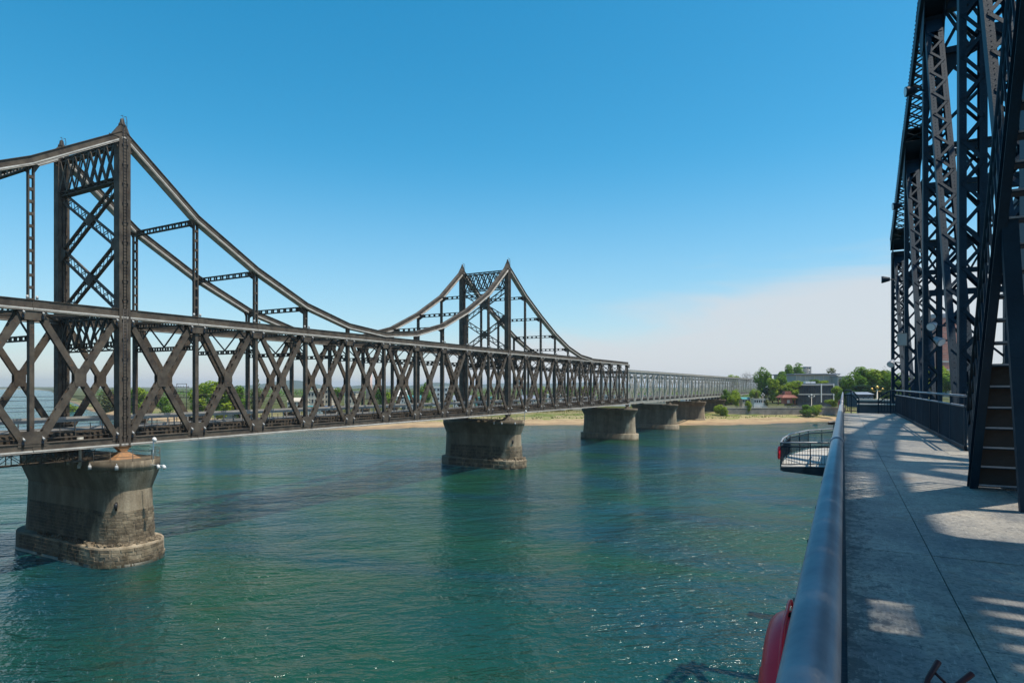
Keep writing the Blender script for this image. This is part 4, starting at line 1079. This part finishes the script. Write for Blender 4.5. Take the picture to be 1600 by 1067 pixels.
life_ring((-0.13,30.0,CZ-0.98), 'orange and red life ring hung outside the handrail near the walkway end', M['orange'], M['red'], 0, 0.34, 0.07)

# --- viewing balcony lower down, outside the railing
VP_ = thing('viewing_balcony', 'many-sided steel viewing balcony with barred railing projecting over the water below the walkway', 'balcony', (0,0,CZ-3.85))
out_ = [(-0.2,33.4),(-1.4,33.0),(-2.65,32.4),(-2.75,35.0),(-2.65,38.2),(-1.9,42.2),(-0.5,44.6),(-0.2,44.8)]
base = out_+[(0.5,44.8),(0.5,33.4)]
g = MB(); g.extr([(x,y,-0.10) for x,y in base], (0,0,0.10)); g.build('floor', mat('balcony_floor', (0.46,0.44,0.40), (0.36,0.35,0.32), 0.8, 0, 0.8), VP_)
g = MB()
for (a, b) in zip(out_, out_[1:]): g.bar((a[0],a[1],-0.09),(b[0],b[1],-0.09),0.17,0.05,(0,0,1))
g.build('fascia', M['blue'], VP_)
for (a, b) in (((0.4,33.6),(-2.6,32.45)), ((0.4,36),(-2.7,36)), ((0.4,40),(-2.3,40.3))):
    g = MB(); g.extr([(a[0],a[1],-0.12),(b[0],b[1],-0.12),(b[0],b[1],-0.22),(a[0],a[1],-0.6)], (0,0.08,0)); g.build('bracket', M['blue'], VP_)
for h, nm, r in ((1.15,'top_rail',0.045),(0.96,'second_rail',0.038),(0.12,'bottom_rail',0.022)):
    g = MB(); g.tube([(x,y,h) for x,y in out_], r, 8); g.build(nm, M['blue'] if nm != 'top_rail' else M['bluelt'], VP_)
bb = MB().box(-0.009,-0.009,0.12,0.009,0.009,0.96).mesh('baluster', M['blue']); pb = MB().box(-0.025,-0.025,0,0.025,0.025,1.13).mesh('post', M['blue'])
for a, b in zip(out_, out_[1:]):
    ln = math.dist(a, b); n = max(1, int(ln/0.125))
    put('post', pb, VP_, (a[0],a[1],0))
    if ln > 1.6 : put('post', pb, VP_, ((a[0]+b[0])/2,(a[1]+b[1])/2,0))
    for i in range(1, n): put('baluster', bb, VP_, (a[0]+(b[0]-a[0])*i/n, a[1]+(b[1]-a[1])*i/n, 0))
life_ring((-2.82,33.5,CZ-3.85+0.55), 'red life ring hung on the outer side of the viewing balcony', M['red'], M['red'], 0.04, 0.26, 0.06)
TS = thing('coin_telescope', 'dark coin telescope on a post at the far end of the viewing balcony', 'telescope', (-0.42,43.2,CZ-3.85)); TS.scale = (0.95,)*3
MB().tube([(0,0,0),(0,0,0.05),(0,0,0.06),(0,0,1.35)], [0.22,0.22,0.07,0.07], 10).build('stand', M['blue'], TS)
MB().tube([(0,0,1.3),(0,0,1.55)], 0.14, 10).build('coin_box', M['blue'], TS)
MB().tube([(-0.45,-0.1,1.66),(-0.42,-0.1,1.66),(-0.1,-0.03,1.68),(0.35,0.08,1.72)], [0.13,0.11,0.13,0.08], 10).build('barrel', M['black'], TS)
MB().tube([(0.1,0.12,1.62),(0.35,0.16,1.66)], [0.09,0.07], 8).build('eyepiece', M['black'], TS)

# --- bent rods standing on the deck at the bottom edge
def rods(loc, label, sgn):
    T_ = thing('bent_rod', label, 'metal rod', loc, 0, 'bent dark red rods on the deck')
    MB().tube([(0,0,0),(0.02*sgn,0.05,0.06),(0.07,0.13,0.12)], [0.012,0.012,0.014], 8).build('stem', M['darkred'], T_)
    MB().tube([(0.045,0.09,0.085),(0.09,0.06,0.05)], 0.007, 6).build('prong', M['darkred'], T_)
rods((0.335,3.50,DZ), 'left of two short bent dark red rods standing on the deck at the bottom edge', 1)
rods((0.455,3.42,DZ), 'right of two short bent dark red rods standing on the deck at the bottom edge', -1)

# --- floodlights clamped to the near truss posts
def flood(px, py, d, label, aim=(-1,-0.3,-0.2), s=1.0, m=None):
    p = pt(px, d, zz(py, d))
    T_ = thing('post_floodlight', label, 'floodlight', p, 0, 'floodlights clamped to the truss posts')
    a = Vector(aim).normalized(); u = a.orthogonal().normalized()
    MB().tube([a*-0.12*s, a*0.0, a*0.22*s, a*0.28*s], [0.10*s,0.13*s,0.19*s,0.19*s], 12).build('housing', m or M['blue'], T_)
    MB().tube([a*0.281*s, a*0.286*s], 0.165*s, 12).build('lens', M['lensglass'], T_)
    MB().bar((0,0,0), Vector((0.45*s,0.1,-0.05)), 0.05, 0.05).build('bracket', M['blue'], T_)
flood(1386.5,437,37.5,'small flared floodlight sticking out left of the end post',(-1,0,0),1.1)
flood(1427,142,24.6,'flared floodlight high on the tallest visible diagonal',(-1,-0.2,-0.1),1.0)
flood(1404,322,33.2,'flared floodlight on the chord above the end post',(-1,-0.2,-0.1),1.0)
flood(1459,508,24.9,'upper lamp of the cluster on the middle laced post',(-0.6,-1,-0.5),0.9,M['bluelt'])
flood(1464,531,24.8,'lower lamp of the cluster on the middle laced post',(0.8,-1,-0.8),0.9,M['bluelt'])
flood(1487,243,27.0,'round lamp perched on the portal beam between the posts',(0,-0.4,1),1.0)
flood(1394,566,38.5,'pale dome lamp low on the end post',(-0.5,-1,-0.8),1.1,M['bluelt'])
JB = thing('junction_box', 'pale grey junction box fixed on the diagonal left of the middle laced post', 'junction box', pt(1409.5,30.5,zz(531,30.5)))
MB().box(-0.2,-0.1,-0.3,0.2,0.1,0.3).build('case', mat('box_grey', (0.33,0.31,0.28), (0.28,0.27,0.25), 0.6), JB)
MB().box(-0.17,-0.112,-0.27,0.17,-0.101,0.27).build('door', M['wallgrey'], JB)

# ------------------------------------------------------------------ trees
def crown_mesh(seed, m, n=1500, lobes=9, leaf=0.042, tall=1.0, open_=0.0):
    """unit crown about 1 wide and tall: leaf-sized faces in clumps through an uneven volume"""
    rr = random.Random(seed); g = MB(); L_ = []
    for i in range(lobes):
        a = rr.uniform(0, 6.28); r = rr.uniform(0.0, 0.30); z = rr.uniform(-0.30, 0.34)
        r *= math.sqrt(max(0.1, 1-(z/0.42)**2))
        L_.append((Vector((r*math.cos(a), r*math.sin(a), z)), rr.uniform(0.13, 0.22)))
    for i in range(n):
        c, r = L_[rr.randrange(lobes)]
        d = Vector((rr.gauss(0,1), rr.gauss(0,1), rr.gauss(0,1))).normalized()*r*(rr.random()**0.25)*(1+open_*rr.random())
        p = c+d; p.z *= tall
        nrm = (d.normalized()+Vector((rr.uniform(-.8,.8), rr.uniform(-.8,.8), rr.uniform(0.1,1.7)))).normalized()
        u = nrm.orthogonal().normalized(); v = nrm.cross(u); a = rr.uniform(0, 6.28); s = leaf*rr.uniform(0.6, 1.35)
        e1 = (u*math.cos(a)+v*math.sin(a))*s; e2 = (v*math.cos(a)-u*math.sin(a))*s*0.7
        i0 = len(g.v); g.v += [tuple(p-e1), tuple(p+e2*0.9), tuple(p+e1), tuple(p-e2*0.9)]; g.f.append((i0,i0+1,i0+2,i0+3)); g.sm.append(False)
    return g.mesh('crown', m)
crowns = {'A':[crown_mesh(i, M['leafA'], 2600, leaf=0.034) for i in (1,2)], 'B':[crown_mesh(i, M['leafB'], 2800, leaf=0.034) for i in (3,4)], 'C':[crown_mesh(i, M['leafC'], 1700) for i in (5,6)],
          'D':[crown_mesh(i, M['leafD'], 1200, open_=0.4) for i in (7,8)], 'E':[crown_mesh(9, M['leafE'], 700, leaf=0.022, open_=0.8)]}
def trunk_mesh(seed):
    rr = random.Random(seed); g = MB()
    g.tube([(0,0,-0.06),(0.01,0,0.2),(0.0,0.01,0.45),(0.02,0,0.75)], [0.032,0.024,0.018,0.006], 7)
    for i in range(7):
        a = rr.uniform(0,6.28); z = rr.uniform(0.2,0.5); e = Vector((math.cos(a)*rr.uniform(.15,.3), math.sin(a)*rr.uniform(.15,.3), z+rr.uniform(.15,.3)))
        g.tube([(0,0,z),(e.x*0.5,e.y*0.5,z+(e.z-z)*0.6),tuple(e)], [0.012,0.008,0.003], 5)
    return g.mesh('trunk', M['trunk'])
trunks = [trunk_mesh(i) for i in range(3)]
trng = random.Random(21)
def tree(px, base_y, top_y, d, wpx, kind, label, group='trees on the far bank', bush=False):
    zb, zt_ = zz(base_y, d), zz(top_y, d); h = zt_-zb; wm_ = wpx/975*d
    T_ = thing('tree' if not bush else 'bush', label, 'tree' if not bush else 'bush', pt(px, d, zb), trng.uniform(0, 6.28), group)
    if bush:
        put('foliage', trng.choice(crowns[kind]), T_, (0,0,h*0.45), None, (wm_*1.4, wm_*1.4, h*1.5))
    else:
        put('trunk', trng.choice(trunks), T_, (0,0,0), None, (h, h, h))
        put('crown', trng.choice(crowns[kind]), T_, (0,0,h*0.53), None, (wm_*1.5, wm_*1.5, h*1.12))
TR_ = [
 (1191,622,577,430,26,'B','tall narrow rounded green tree just right of the last pale span'),
 (1207,624,592,415,26,'A','yellow-green tree in front of the tall narrow one'),
 (1222,615,583,470,24,'B','rounded tree between the tall narrow tree and the twin domes'),
 (1232,612,573,500,22,'B','lower of the twin dome-shaped trees above the glass building'),
 (1244,612,570,505,25,'B','higher of the twin dome-shaped trees left of the round tower block'),
 (1238,624,596,410,36,'A','wide light green tree behind the red-roofed pavilion'),
 (1216,627,603,418,18,'C','dark conifer clump left of the red-roofed pavilion'),
 (1198,628,604,418,15,'C','dark conifer clump below the tall narrow tree'),
 (1229,628,608,418,13,'C','dark low tree right behind the red-roofed pavilion'),
 (1271,603,594,440,26,'B','small round tree on the roof line of the glass building'),
 (1287,603,595,440,24,'A','small light tree right of the one on the glass building roof line'),
 (1297,600,577,560,26,'D','loose olive tree behind the long grey building'),
 (1333,622,584,330,34,'B','green tree left in the grove behind the arched panels'),
 (1346,620,577,340,40,'B','tallest round green tree of the grove behind the arched panels'),
 (1366,620,578,335,42,'A','bright yellow-green tree in the middle of the grove'),
 (1385,620,582,330,38,'B','green tree at the right end of the grove by the end post'),
 (1384,615,574,420,22,'E','bare grey tree peeping over the right end of the grove'),
 (1318,624,594,385,22,'C','dark shrubby tree between the glass building and the grove'),
 (1355,622,600,300,50,'C','dark low tree in front of the grove'),
 (1412,624,586,320,40,'B','green tree seen between the laced posts'),
 (1436,624,584,330,44,'A','light green tree seen through the second laced post'),
 (1470,624,574,330,48,'A','light green tree in front of the red-brown tower block'),
 (1500,624,580,320,44,'B','green tree right of the red-brown tower block foot'),
 (1550,624,570,330,60,'A','broad light tree seen behind the staircase'),
 (1590,624,566,330,60,'A','broad tree seen through the open treads of the staircase'),
 (1145,600,584,520,18,'A','small tree top above the pale spans'),
 (1166,600,581,520,20,'E','bare grey tree top above the end of the pale spans'),
 (340,652,597,330,58,'A','broad bright tree seen through the truss right of the near tower'),
 (312,652,600,335,34,'A','bright tree left of the broad one right of the near tower'),
 (372,650,606,335,30,'B','green tree right of the broad bright tree'),
 (220,648,606,420,30,'A','pale green tree seen just right of the near tower'),
 (208,648,612,420,26,'B','green tree half behind the near tower leg'),
 (105,652,628,500,26,'A','light green bush-like tree left of the near tower'),
 (170,648,606,470,34,'D','olive tree seen through the near tower'),
 (401,648,584,330,16,'D','tall thin airy tree between two truss verticals'),
 (256,650,622,400,24,'B','low green tree behind the ladder-like pylon'),
 (527,625,607,420,16,'B','round green tree among the cream houses'),
 (595,635,606,420,18,'B','dark green tree among the sheds'),
 (612,640,612,400,22,'A','light tree among the sheds'),
 (665,632,600,430,16,'B','green tree behind the brown truss, left of the far tower'),
 (690,632,599,430,16,'A','light green tree by the far tower'),
 (850,632,601,430,16,'A','light green tree right of the far tower'),
 (886,632,601,430,14,'B','green tree seen near the middle of the right brown span'),
 (910,632,602,430,14,'A','light green tree near the right end of the brown trusses'),
 (925,632,603,430,14,'B','green tree at the right end of the brown trusses'),
 (1180,627,606,400,14,'A','small light tree tight against the end of the last pale span'),
 (1252,616,597,445,20,'A','light green tree between the pavilion grove and the grey hall'),
 (1311,627,604,372,20,'A','light green tree just right of the glass building'),
 (1322,628,600,345,24,'B','green tree between the glass building and the grove'),
 (1150,628,606,400,16,'A','light green tree under the last pale span'),
 (1134,629,610,405,14,'B','green tree beside the sixth pier'),
]
for (px, by, ty, d, wpx, kd, lb) in TR_: tree(px, by+4, ty, d, wpx, kd, lb)
for (px, by, ty, d, wpx, kd, lb) in [
 (1277,645,634,380,24,'A','bright green round bush on the grassy beach'), (1260,646,635,378,26,'B','dark green round bush left of the bright one on the beach'),
 (1128,650,632,372,22,'A','light green bush beside the last pier'), (1232,637,628,398,12,'A','small bush by the promenade wall under the pavilion'),
 (1300,632,624,392,24,'A','clipped hedge bush in front of the glass building'), (1197,632,620,392,9,'D','small young tree-like bush on the promenade'),
 (1170,640,628,385,12,'A','light bush on the promenade left of the white kiosk'), (1182,625,612,395,10,'D','thin olive bush above the promenade'),
 (1147,632,616,395,18,'A','green bush under the last pale span')]:
    tree(px, by+2, ty, d, wpx, kd, lb, 'bushes on the far bank', True)

# ------------------------------------------------------------------ buildings and other things on the far bank
def building(name, px0, px1, ytop, ybot, d, label, cat='building', wall=M['wallgrey'], roofm=M['roofgrey'], depth=18, rows=2, cols=6, roof='flat', win=M['glass'], wfrac=0.62, hfrac=0.5, over=0.4, turn=0.0, group=None):
    pc = pt((px0+px1)/2, d); wd = (px1-px0)/975*d; zb = zz(ybot, d); h = zz(ytop, d)-zb
    T_ = thing(name, label, cat, (pc.x, pc.y, zb), YAW+turn, group)
    body = h if roof == 'flat' else h*0.68
    MB().box(-wd/2,0,-3,wd/2,depth,body).build('wall', wall, T_)
    if roof == 'flat': MB().box(-wd/2-over,-over,body+0.002,wd/2+over,depth+over,body+max(0.4,h*0.06)).build('roof', roofm, T_)
    else:
        g = MB(); e = over
        g.extr([(-wd/2-e,-e,body+0.002),(-wd/2-e,depth+e,body+0.002),(-wd/2-e,depth/2,h)], (wd+2*e,0,0)); g.build('roof', roofm, T_)
    if rows:
        cw, rh = wd/cols, body/rows
        me = MB().box(-cw*wfrac/2,-0.10,-rh*hfrac/2,cw*wfrac/2,0.02,rh*hfrac/2).mesh('window', win)
        fr = MB().box(-cw*wfrac/2-0.06,-0.14,-rh*hfrac/2-0.12,cw*wfrac/2+0.06,-0.005,-rh*hfrac/2-0.002).mesh('sill', M['white'])
        for i in range(cols):
            for j in range(rows):
                o = put('window', me, T_, (-wd/2+cw*(i+0.5),0,rh*(j+0.52))); put('sill', fr, o, (0,0,0))
    return T_, wd, h
T_, wd, h = building('exhibition_hall', 1243, 1307, 585.5, 611, 480, 'long flat-roofed pale grey hall on the rise behind the glass building', wall=M['wallgrey'], rows=0, over=2.0, depth=40)
for i in range(9): MB().box(-wd/2+wd*i/9+0.4,-0.12,h*0.2,-wd/2+wd*i/9+0.7,-0.001,h*0.95).build('pilaster', M['cream'], T_)
T_, wd, h = building('glass_building', 1246, 1303, 601, 629, 410, 'low dark glass building with white frame posts behind the beach', wall=M['glass'], rows=0, depth=20, over=0.3)
for z in (0.46, 0.985): MB().box(-wd/2-0.1,-0.3,h*z-0.5,wd/2+0.1,-0.002,h*z+0.3).build('floor_band', M['wallgrey'], T_)
for f in (0.63, 0.97): MB().box(-wd/2+wd*f,-0.6,0,-wd/2+wd*f+0.7,-0.31,h*1.03).build('frame_post', M['white'], T_)
for i in range(15): MB().box(-wd/2+wd*(i+0.5)/15-0.06,-0.12,0,-wd/2+wd*(i+0.5)/15+0.06,-0.003,h*0.95).build('mullion', M['black'], T_)
for f in (0.3, 0.45): MB().box(-wd/2+wd*f,4,h*1.07,-wd/2+wd*f+3,7,h*1.17).build('roof_unit', M['white'], T_)
# round tower block
T_ = thing('round_tower_block', 'distant pale blue-grey tower block with banded floors behind the hall', 'building', pt(1261,900,8), YAW)
ht = zz(574,900)-8; wr = 6/975*900
MB().tube([(0,0,0),(0,0,ht)], wr, 16).build('wall', M['wallgrey'], T_)
for i in range(10): MB().tube([(0,0,ht*0.3+i*ht*0.07),(0,0,ht*0.3+i*ht*0.07+1.4)], wr+0.15, 16).build('window_band', M['glass'], T_)
MB().tube([(0,0,ht),(0,0,ht+0.6)], wr+0.4, 16).build('roof', M['roofgrey'], T_)
T_, wd, h = building('dark_roof_house', 1309, 1327, 589, 606, 470, 'small grey house with a dark roof between the hall and the grove', rows=1, cols=3, depth=10)
# red-brown tower block behind posts
T_, wd, h = building('red_tower_block', 1464, 1512, 497, 606, 620, 'tall red-brown tower block with pale bands seen between the laced posts', wall=M['brickred'], rows=13, cols=6, hfrac=0.42, depth=25, win=M['brickred'], wfrac=0.8)
for j, f in enumerate((0.12,0.24,0.36)): MB().box(-wd/2-0.3,-0.5,h*f,wd/2+0.3,-0.15,h*f+1.8).build('pale_band', M['wallgrey'], T_)
building('white_station', 1484, 1530, 597, 612, 330, 'low white building with a blue roof behind the balustrade rails', wall=M['white'], roofm=M['roofgrey'], rows=1, cols=8, depth=15)
building('white_depot', 1572, 1640, 596, 612, 330, 'low white building seen behind the staircase', wall=M['white'], rows=1, cols=8, depth=15)
building('grey_quay_house', 1341, 1364, 613, 624, 230, 'low grey sloping-roofed house beyond the dark walls', wall=M['slate'], roofm=M['roofgrey'], rows=1, cols=3, depth=8, roof='gable')
# pavilion
T_ = thing('red_roof_pavilion', 'small pavilion with a two-tier red tiled roof behind the promenade wall', 'pavilion', (*pt(1229,398)[:2], zz(631,398)), YAW)
s = 398/975
for (a, z0, z1, b) in ((12.5, 9.5, 14.0, 7.5),(5.6, 15.0, 19.5, 4.5)):
    g = MB(); g.hexa([(-a*s,-a*s,z0*s),(a*s,-a*s,z0*s),(a*s,a*s,z0*s),(-a*s,a*s,z0*s),(-b*s,-b*s,z1*s),(b*s,-b*s,z1*s),(b*s,b*s,z1*s),(-b*s,b*s,z1*s)]); g.build('roof', M['roofred'], T_)
    g = MB()
    for i in range(9):
        x = -a*s+2*a*s*(i+0.5)/9; g.bar((x,-a*s-0.05,z0*s+0.05),(x*b/a,-b*s-0.05,z1*s+0.05),0.12,0.12)
    g.build('ridge_tiles', M['roofred'], T_)
MB().box(-4.2*s,-4.2*s,14*s,4.2*s,4.2*s,15.1*s).build('upper_wall', M['roofred'], T_)
for x in (-9,-4,4,9):
    for y in (-9,9): MB().box(x*s-0.2,y*s-0.2,0,x*s+0.2,y*s+0.2,9.6*s).build('column', M['roofred'], T_)
MB().box(-6.5*s,-5*s,0,6.5*s,5*s,9.4*s).build('wall', M['brickred'], T_); MB().box(-2.5*s,-5.2*s,1*s,2.5*s,-5.02*s,6*s).build('doorway', M['white'], T_)

# promenade wall with copings and railing
PRM = thing('promenade_wall', 'long dark stone promenade wall running behind the beach', 'wall')
rows_ = [(px, 383+0.045*(px-1130)) for px in range(1128, 1330, 12)]
g = MB(); c = MB()
for (a, da), (b, db) in zip(rows_, rows_[1:]):
    p, q_ = pt(a, da), pt(b, db)
    g.bar((p.x,p.y,4.6),(q_.x,q_.y,4.6),4.6,0.8,(0,0,1)); c.bar((p.x,p.y,7.02),(q_.x,q_.y,7.02),0.25,1.2,(0,0,1))
g.build('wall_face', M['promwall'], PRM); c.build('coping', M['coping'], PRM)
g = MB()
for px in range(1130, 1320, 2):
    p = pt(px, 383+0.045*(px-1130)); g.box(p.x-0.05,p.y-0.05,7.15,p.x+0.05,p.y+0.05,8.2)
for (a, da), (b, db) in zip(rows_, rows_[1:]):
    p, q_ = pt(a, da), pt(b, db)
    for z in (7.65, 8.2): g.tube([(p.x,p.y,z),(q_.x,q_.y,z)], 0.06, 5)
g.build('railing', M['wallgrey'], PRM)
building('white_kiosk', 1178, 1199, 624, 631, 392, 'long low white kiosk on the promenade', 'kiosk', wall=M['white'], rows=1, cols=6, depth=5, roofm=M['wallgrey'])
building('green_kiosk', 1160, 1172, 621, 630, 400, 'small green-roofed kiosk under the last pale span', 'kiosk', wall=M['cream'], roofm=M['teal'], rows=1, cols=3, depth=5, roof='gable')

# ornate lamp post beyond the arched panels, smaller ones on the promenade
def street_lamp(px, ytop, d, base_z, label, m=M['gold'], s=1.0):
    p = pt(px, d, base_z); T_ = thing('street_lamp', label, 'street lamp', p, YAW, 'ornate lamps on the far bank'); h = zz(ytop, d)-base_z
    MB().tube([(0,0,0),(0,0,0.6*s),(0,0,0.65*s),(0,0,h*0.85)], [0.22*s,0.2*s,0.11*s,0.08*s], 8).build('pole', M['cream'], T_)
    for x in (-0.8*s, 0.8*s):
        MB().tube([(0,0,h*0.78),(x*0.6,0,h*0.74),(x,0,h*0.80)], 0.05*s, 6).build('arm', m, T_)
        MB().tube([(x,0,h*0.80),(x,0,h*0.84),(x,0,h*0.90)], [0.10*s,0.24*s,0.06*s], 8).build('lantern', m, T_)
    MB().tube([(0,0,h*0.85),(0,0,h*0.91),(0,0,h)], [0.12*s,0.30*s,0.04*s], 8).build('lantern', m, T_)
street_lamp(1370.5, 602.5, 150, zz(640,150), 'gold-topped ornate lamp post beside the right arched panel', s=1.6)
street_lamp(1268, 616, 390, 7.0, 'white globe lamp on the promenade in front of the glass building', M['white'], 2.0)
street_lamp(1192, 614, 392, 7.0, 'slim lamp on the promenade left of the pavilion', M['white'], 1.2)

# houses and sheds seen through the left trusses
hz = [
 (449,474,622,640,400,M['cream'],M['cream'],'gable','row of low cream houses left of the stepped cream blocks'),
 (476,496,612,632,430,M['cream'],M['cream'],'flat','left stepped cream apartment block seen through the truss'),
 (497,518,609,632,440,M['cream'],M['cream'],'flat','taller cream apartment block right of the stepped one'),
 (538,556,613,632,430,M['cream'],M['roofgrey'],'flat','cream block right of the round tree'),
 (610,632,610,640,400,M['white'],M['white'],'gable','white gabled house seen left of the far tower'),
 (634,655,618,640,395,M['white'],M['teal'],'gable','white shed with a teal roof left of the far tower'),
 (676,700,606,634,420,M['white'],M['white'],'flat','white office block behind the brown truss by the far tower'),
 (708,738,618,640,400,M['white'],M['roofgrey'],'gable','white workshop left of the far tower leg'),
 (742,770,622,642,390,M['teal'],M['teal'],'flat','teal sheet shed behind the far tower'),
 (812,838,618,636,410,M['white'],M['roofgrey'],'gable','white shed right of the far tower'),
 (856,884,617,634,410,M['white'],M['white'],'flat','white yard building right of the far tower'),
 (895,930,619,634,420,M['cream'],M['roofgrey'],'gable','long cream shed near the right end of the brown trusses'),
 (940,985,618,632,430,M['white'],M['roofgrey'],'flat','long white building behind the end of the brown trusses'),
 (1000,1060,619,632,440,M['cream'],M['roofgrey'],'flat','long low building behind the first pale span'),
 (1070,1120,618,630,450,M['white'],M['roofgrey'],'flat','low white building behind the second pale span'),
]
for (a, b, yt, yb, d, wl, rf, rt_, lb) in hz:
    building('bank_house', a, b, yt, yb, d, lb, wall=wl, roofm=rf, roof=rt_, rows=max(1, int((yb-yt)/7)), cols=max(3, int((b-a)/5)), depth=12, wfrac=0.5, group='buildings on the left part of the bank')
for i, (px, lb, m_) in enumerate(((487,'teal open boat shed on the bank behind the walkway rail',M['teal']),(512,'navy boat shed on the bank under the cream blocks',M['navy']),(355,'long navy-roofed shed in front of the broad bright tree',M['navy']))):
    building('boat_shed', px-12, px+12 if i < 2 else px+20, 636 if i < 2 else 638, 646, 340, lb, 'shed', wall=M['white'], roofm=m_, rows=1, cols=4, depth=8, over=0.8, group='boat sheds on the bank')
CH = thing('chimney_stack', 'tall pale pink chimney stack seen between two truss verticals', 'chimney', pt(577,600,7))
MB().tube([(0,0,0),(0,0,zz(583,600)-7)], [3.4,2.6], 14).build('stack', mat('chimney_pink', (0.55,0.42,0.38), (0.48,0.36,0.33), 0.8, 0, 0.2), CH)
MB().tube([(0,0,zz(583,600)-7),(0,0,zz(583,600)-6.2)], 2.8, 14).build('rim', M['wallgrey'], CH)
PY = thing('signal_gantry', 'ladder-like steel line pylon with three crossarms behind the truss', 'pylon', (*pt(284,230)[:2], 6.5), YAW)
hh = zz(600,230)-6.5
for x in (-1.8,1.8): MB().tube([(x,0,0),(x,0,hh)], 0.13, 6).build('pole', M['black'], PY)
for j, z in enumerate((hh, hh-1.2, hh-3.0, hh-4.9)): MB().box(-2.8 if j else -1.9,-0.08,z-0.08,2.8 if j else 1.9,0.08,z+0.08).build('crossarm', M['black'], PY)
for z in (hh-1.2, hh-3.0, hh-4.9):
    for x in (-2.5,-1.1,-0.3,0.6,2.4): MB().tube([(x,0,z+0.08),(x,0,z+0.45)], 0.09, 6).build('insulator', M['black'], PY)
WT = thing('water_tower', 'white round water tower seen right of the far tower leg', 'water tower', pt(817,560,7))
MB().tube([(0,0,0),(0,0,14)], 1.3, 10).build('stem', M['cream'], WT); MB().tube([(0,0,14),(0,0,15.5),(0,0,19),(0,0,20.5)], [1.4,4.0,4.0,1.0], 14).build('tank', M['white'], WT)
# grass tufts on the beach: uncountable
gr = MB(); rr = random.Random(77)
for i in range(9000):
    px = rr.uniform(560, 1330); off = rr.choice((rr.uniform(30,60), rr.uniform(52,94), rr.uniform(70,94))); d = shore_d(px)+off
    zg_ = 2.2+ (off-34)*0.034 if off < 70 else 3.6+(off-70)*0.02
    p = pt(px, d, zg_-0.2); hh = rr.uniform(0.3,1.0); a = rr.uniform(0,3.14); wv = Vector((math.cos(a), math.sin(a), 0))*rr.uniform(0.25,0.6)
    i0 = len(gr.v); gr.v += [tuple(p-wv), tuple(p+wv), tuple(p+wv*0.3+Vector((0,0,hh)))]; gr.f.append((i0,i0+1,i0+2)); gr.sm.append(False)
o = gr.build('beach_grass', M['leafD'], kind='stuff'); tag(o, 'tufts of green and straw-coloured grass along the back of the beach', 'grass')
# moored sandbar speck and rope line
o = MB().tube([(0,0,-0.25),(1.2,0.1,0.0),(2.6,0.2,0.05),(3.6,0.1,-0.25)], [0.1,0.25,0.25,0.1], 7).build('driftwood_log', M['trunk'], None, tuple(pt(1268,335,0.05))); tag(o, 'dark driftwood lump lying in the shallows off the beach', 'driftwood')

# hazy woods and low roofs along the plain behind the bank: one mass
wd_ = MB(); rr = random.Random(91)
for i in range(26000):
    px = rr.uniform(150, 1640) if i % 2 else rr.uniform(1000, 1640); d = rr.choice((900, 1300, 1900))*rr.uniform(0.85, 1.15)
    d = max(d, shore_d(px)+250)
    hump = (0.55+0.45*math.sin(px*0.021+d*0.004))*(0.6+0.4*math.sin(px*0.083+d*0.01))
    p = pt(px, d, 7+rr.random()*(2+(5 if px < 1000 else 9)*max(0,hump)))
    s_ = rr.uniform(0.8, 2.0); n_v = Vector((rr.uniform(-1,1), rr.uniform(-1,1), rr.uniform(-0.2,1))).normalized(); u = n_v.orthogonal().normalized()*s_; v = n_v.cross(u)
    i0 = len(wd_.v); wd_.v += [tuple(p-u), tuple(p+v*0.8), tuple(p+u), tuple(p-v*0.8)]; wd_.f.append((i0,i0+1,i0+2,i0+3)); wd_.sm.append(False)
o = wd_.build('far_woods', M['leafB'], kind='stuff'); tag(o, 'hazy green belt of distant woods behind the far bank', 'woods')

# ------------------------------------------------------------------ river haze
hz_m = bpy.data.materials.new('river_haze'); hz_m.use_nodes = True
hn = hz_m.node_tree; hn.nodes.clear(); ho = hn.nodes.new('ShaderNodeOutputMaterial'); pv = hn.nodes.new('ShaderNodeVolumePrincipled')
pv.inputs['Color'].default_value = (0.80,0.88,0.96,1); pv.inputs['Density'].default_value = 0.00009; pv.inputs['Anisotropy'].default_value = 0.2
hn.links.new(pv.outputs[0], ho.inputs['Volume'])
MB().box(-9100,-700,-2.6,6100,14100,95).build('haze', hz_m, kind='stuff')
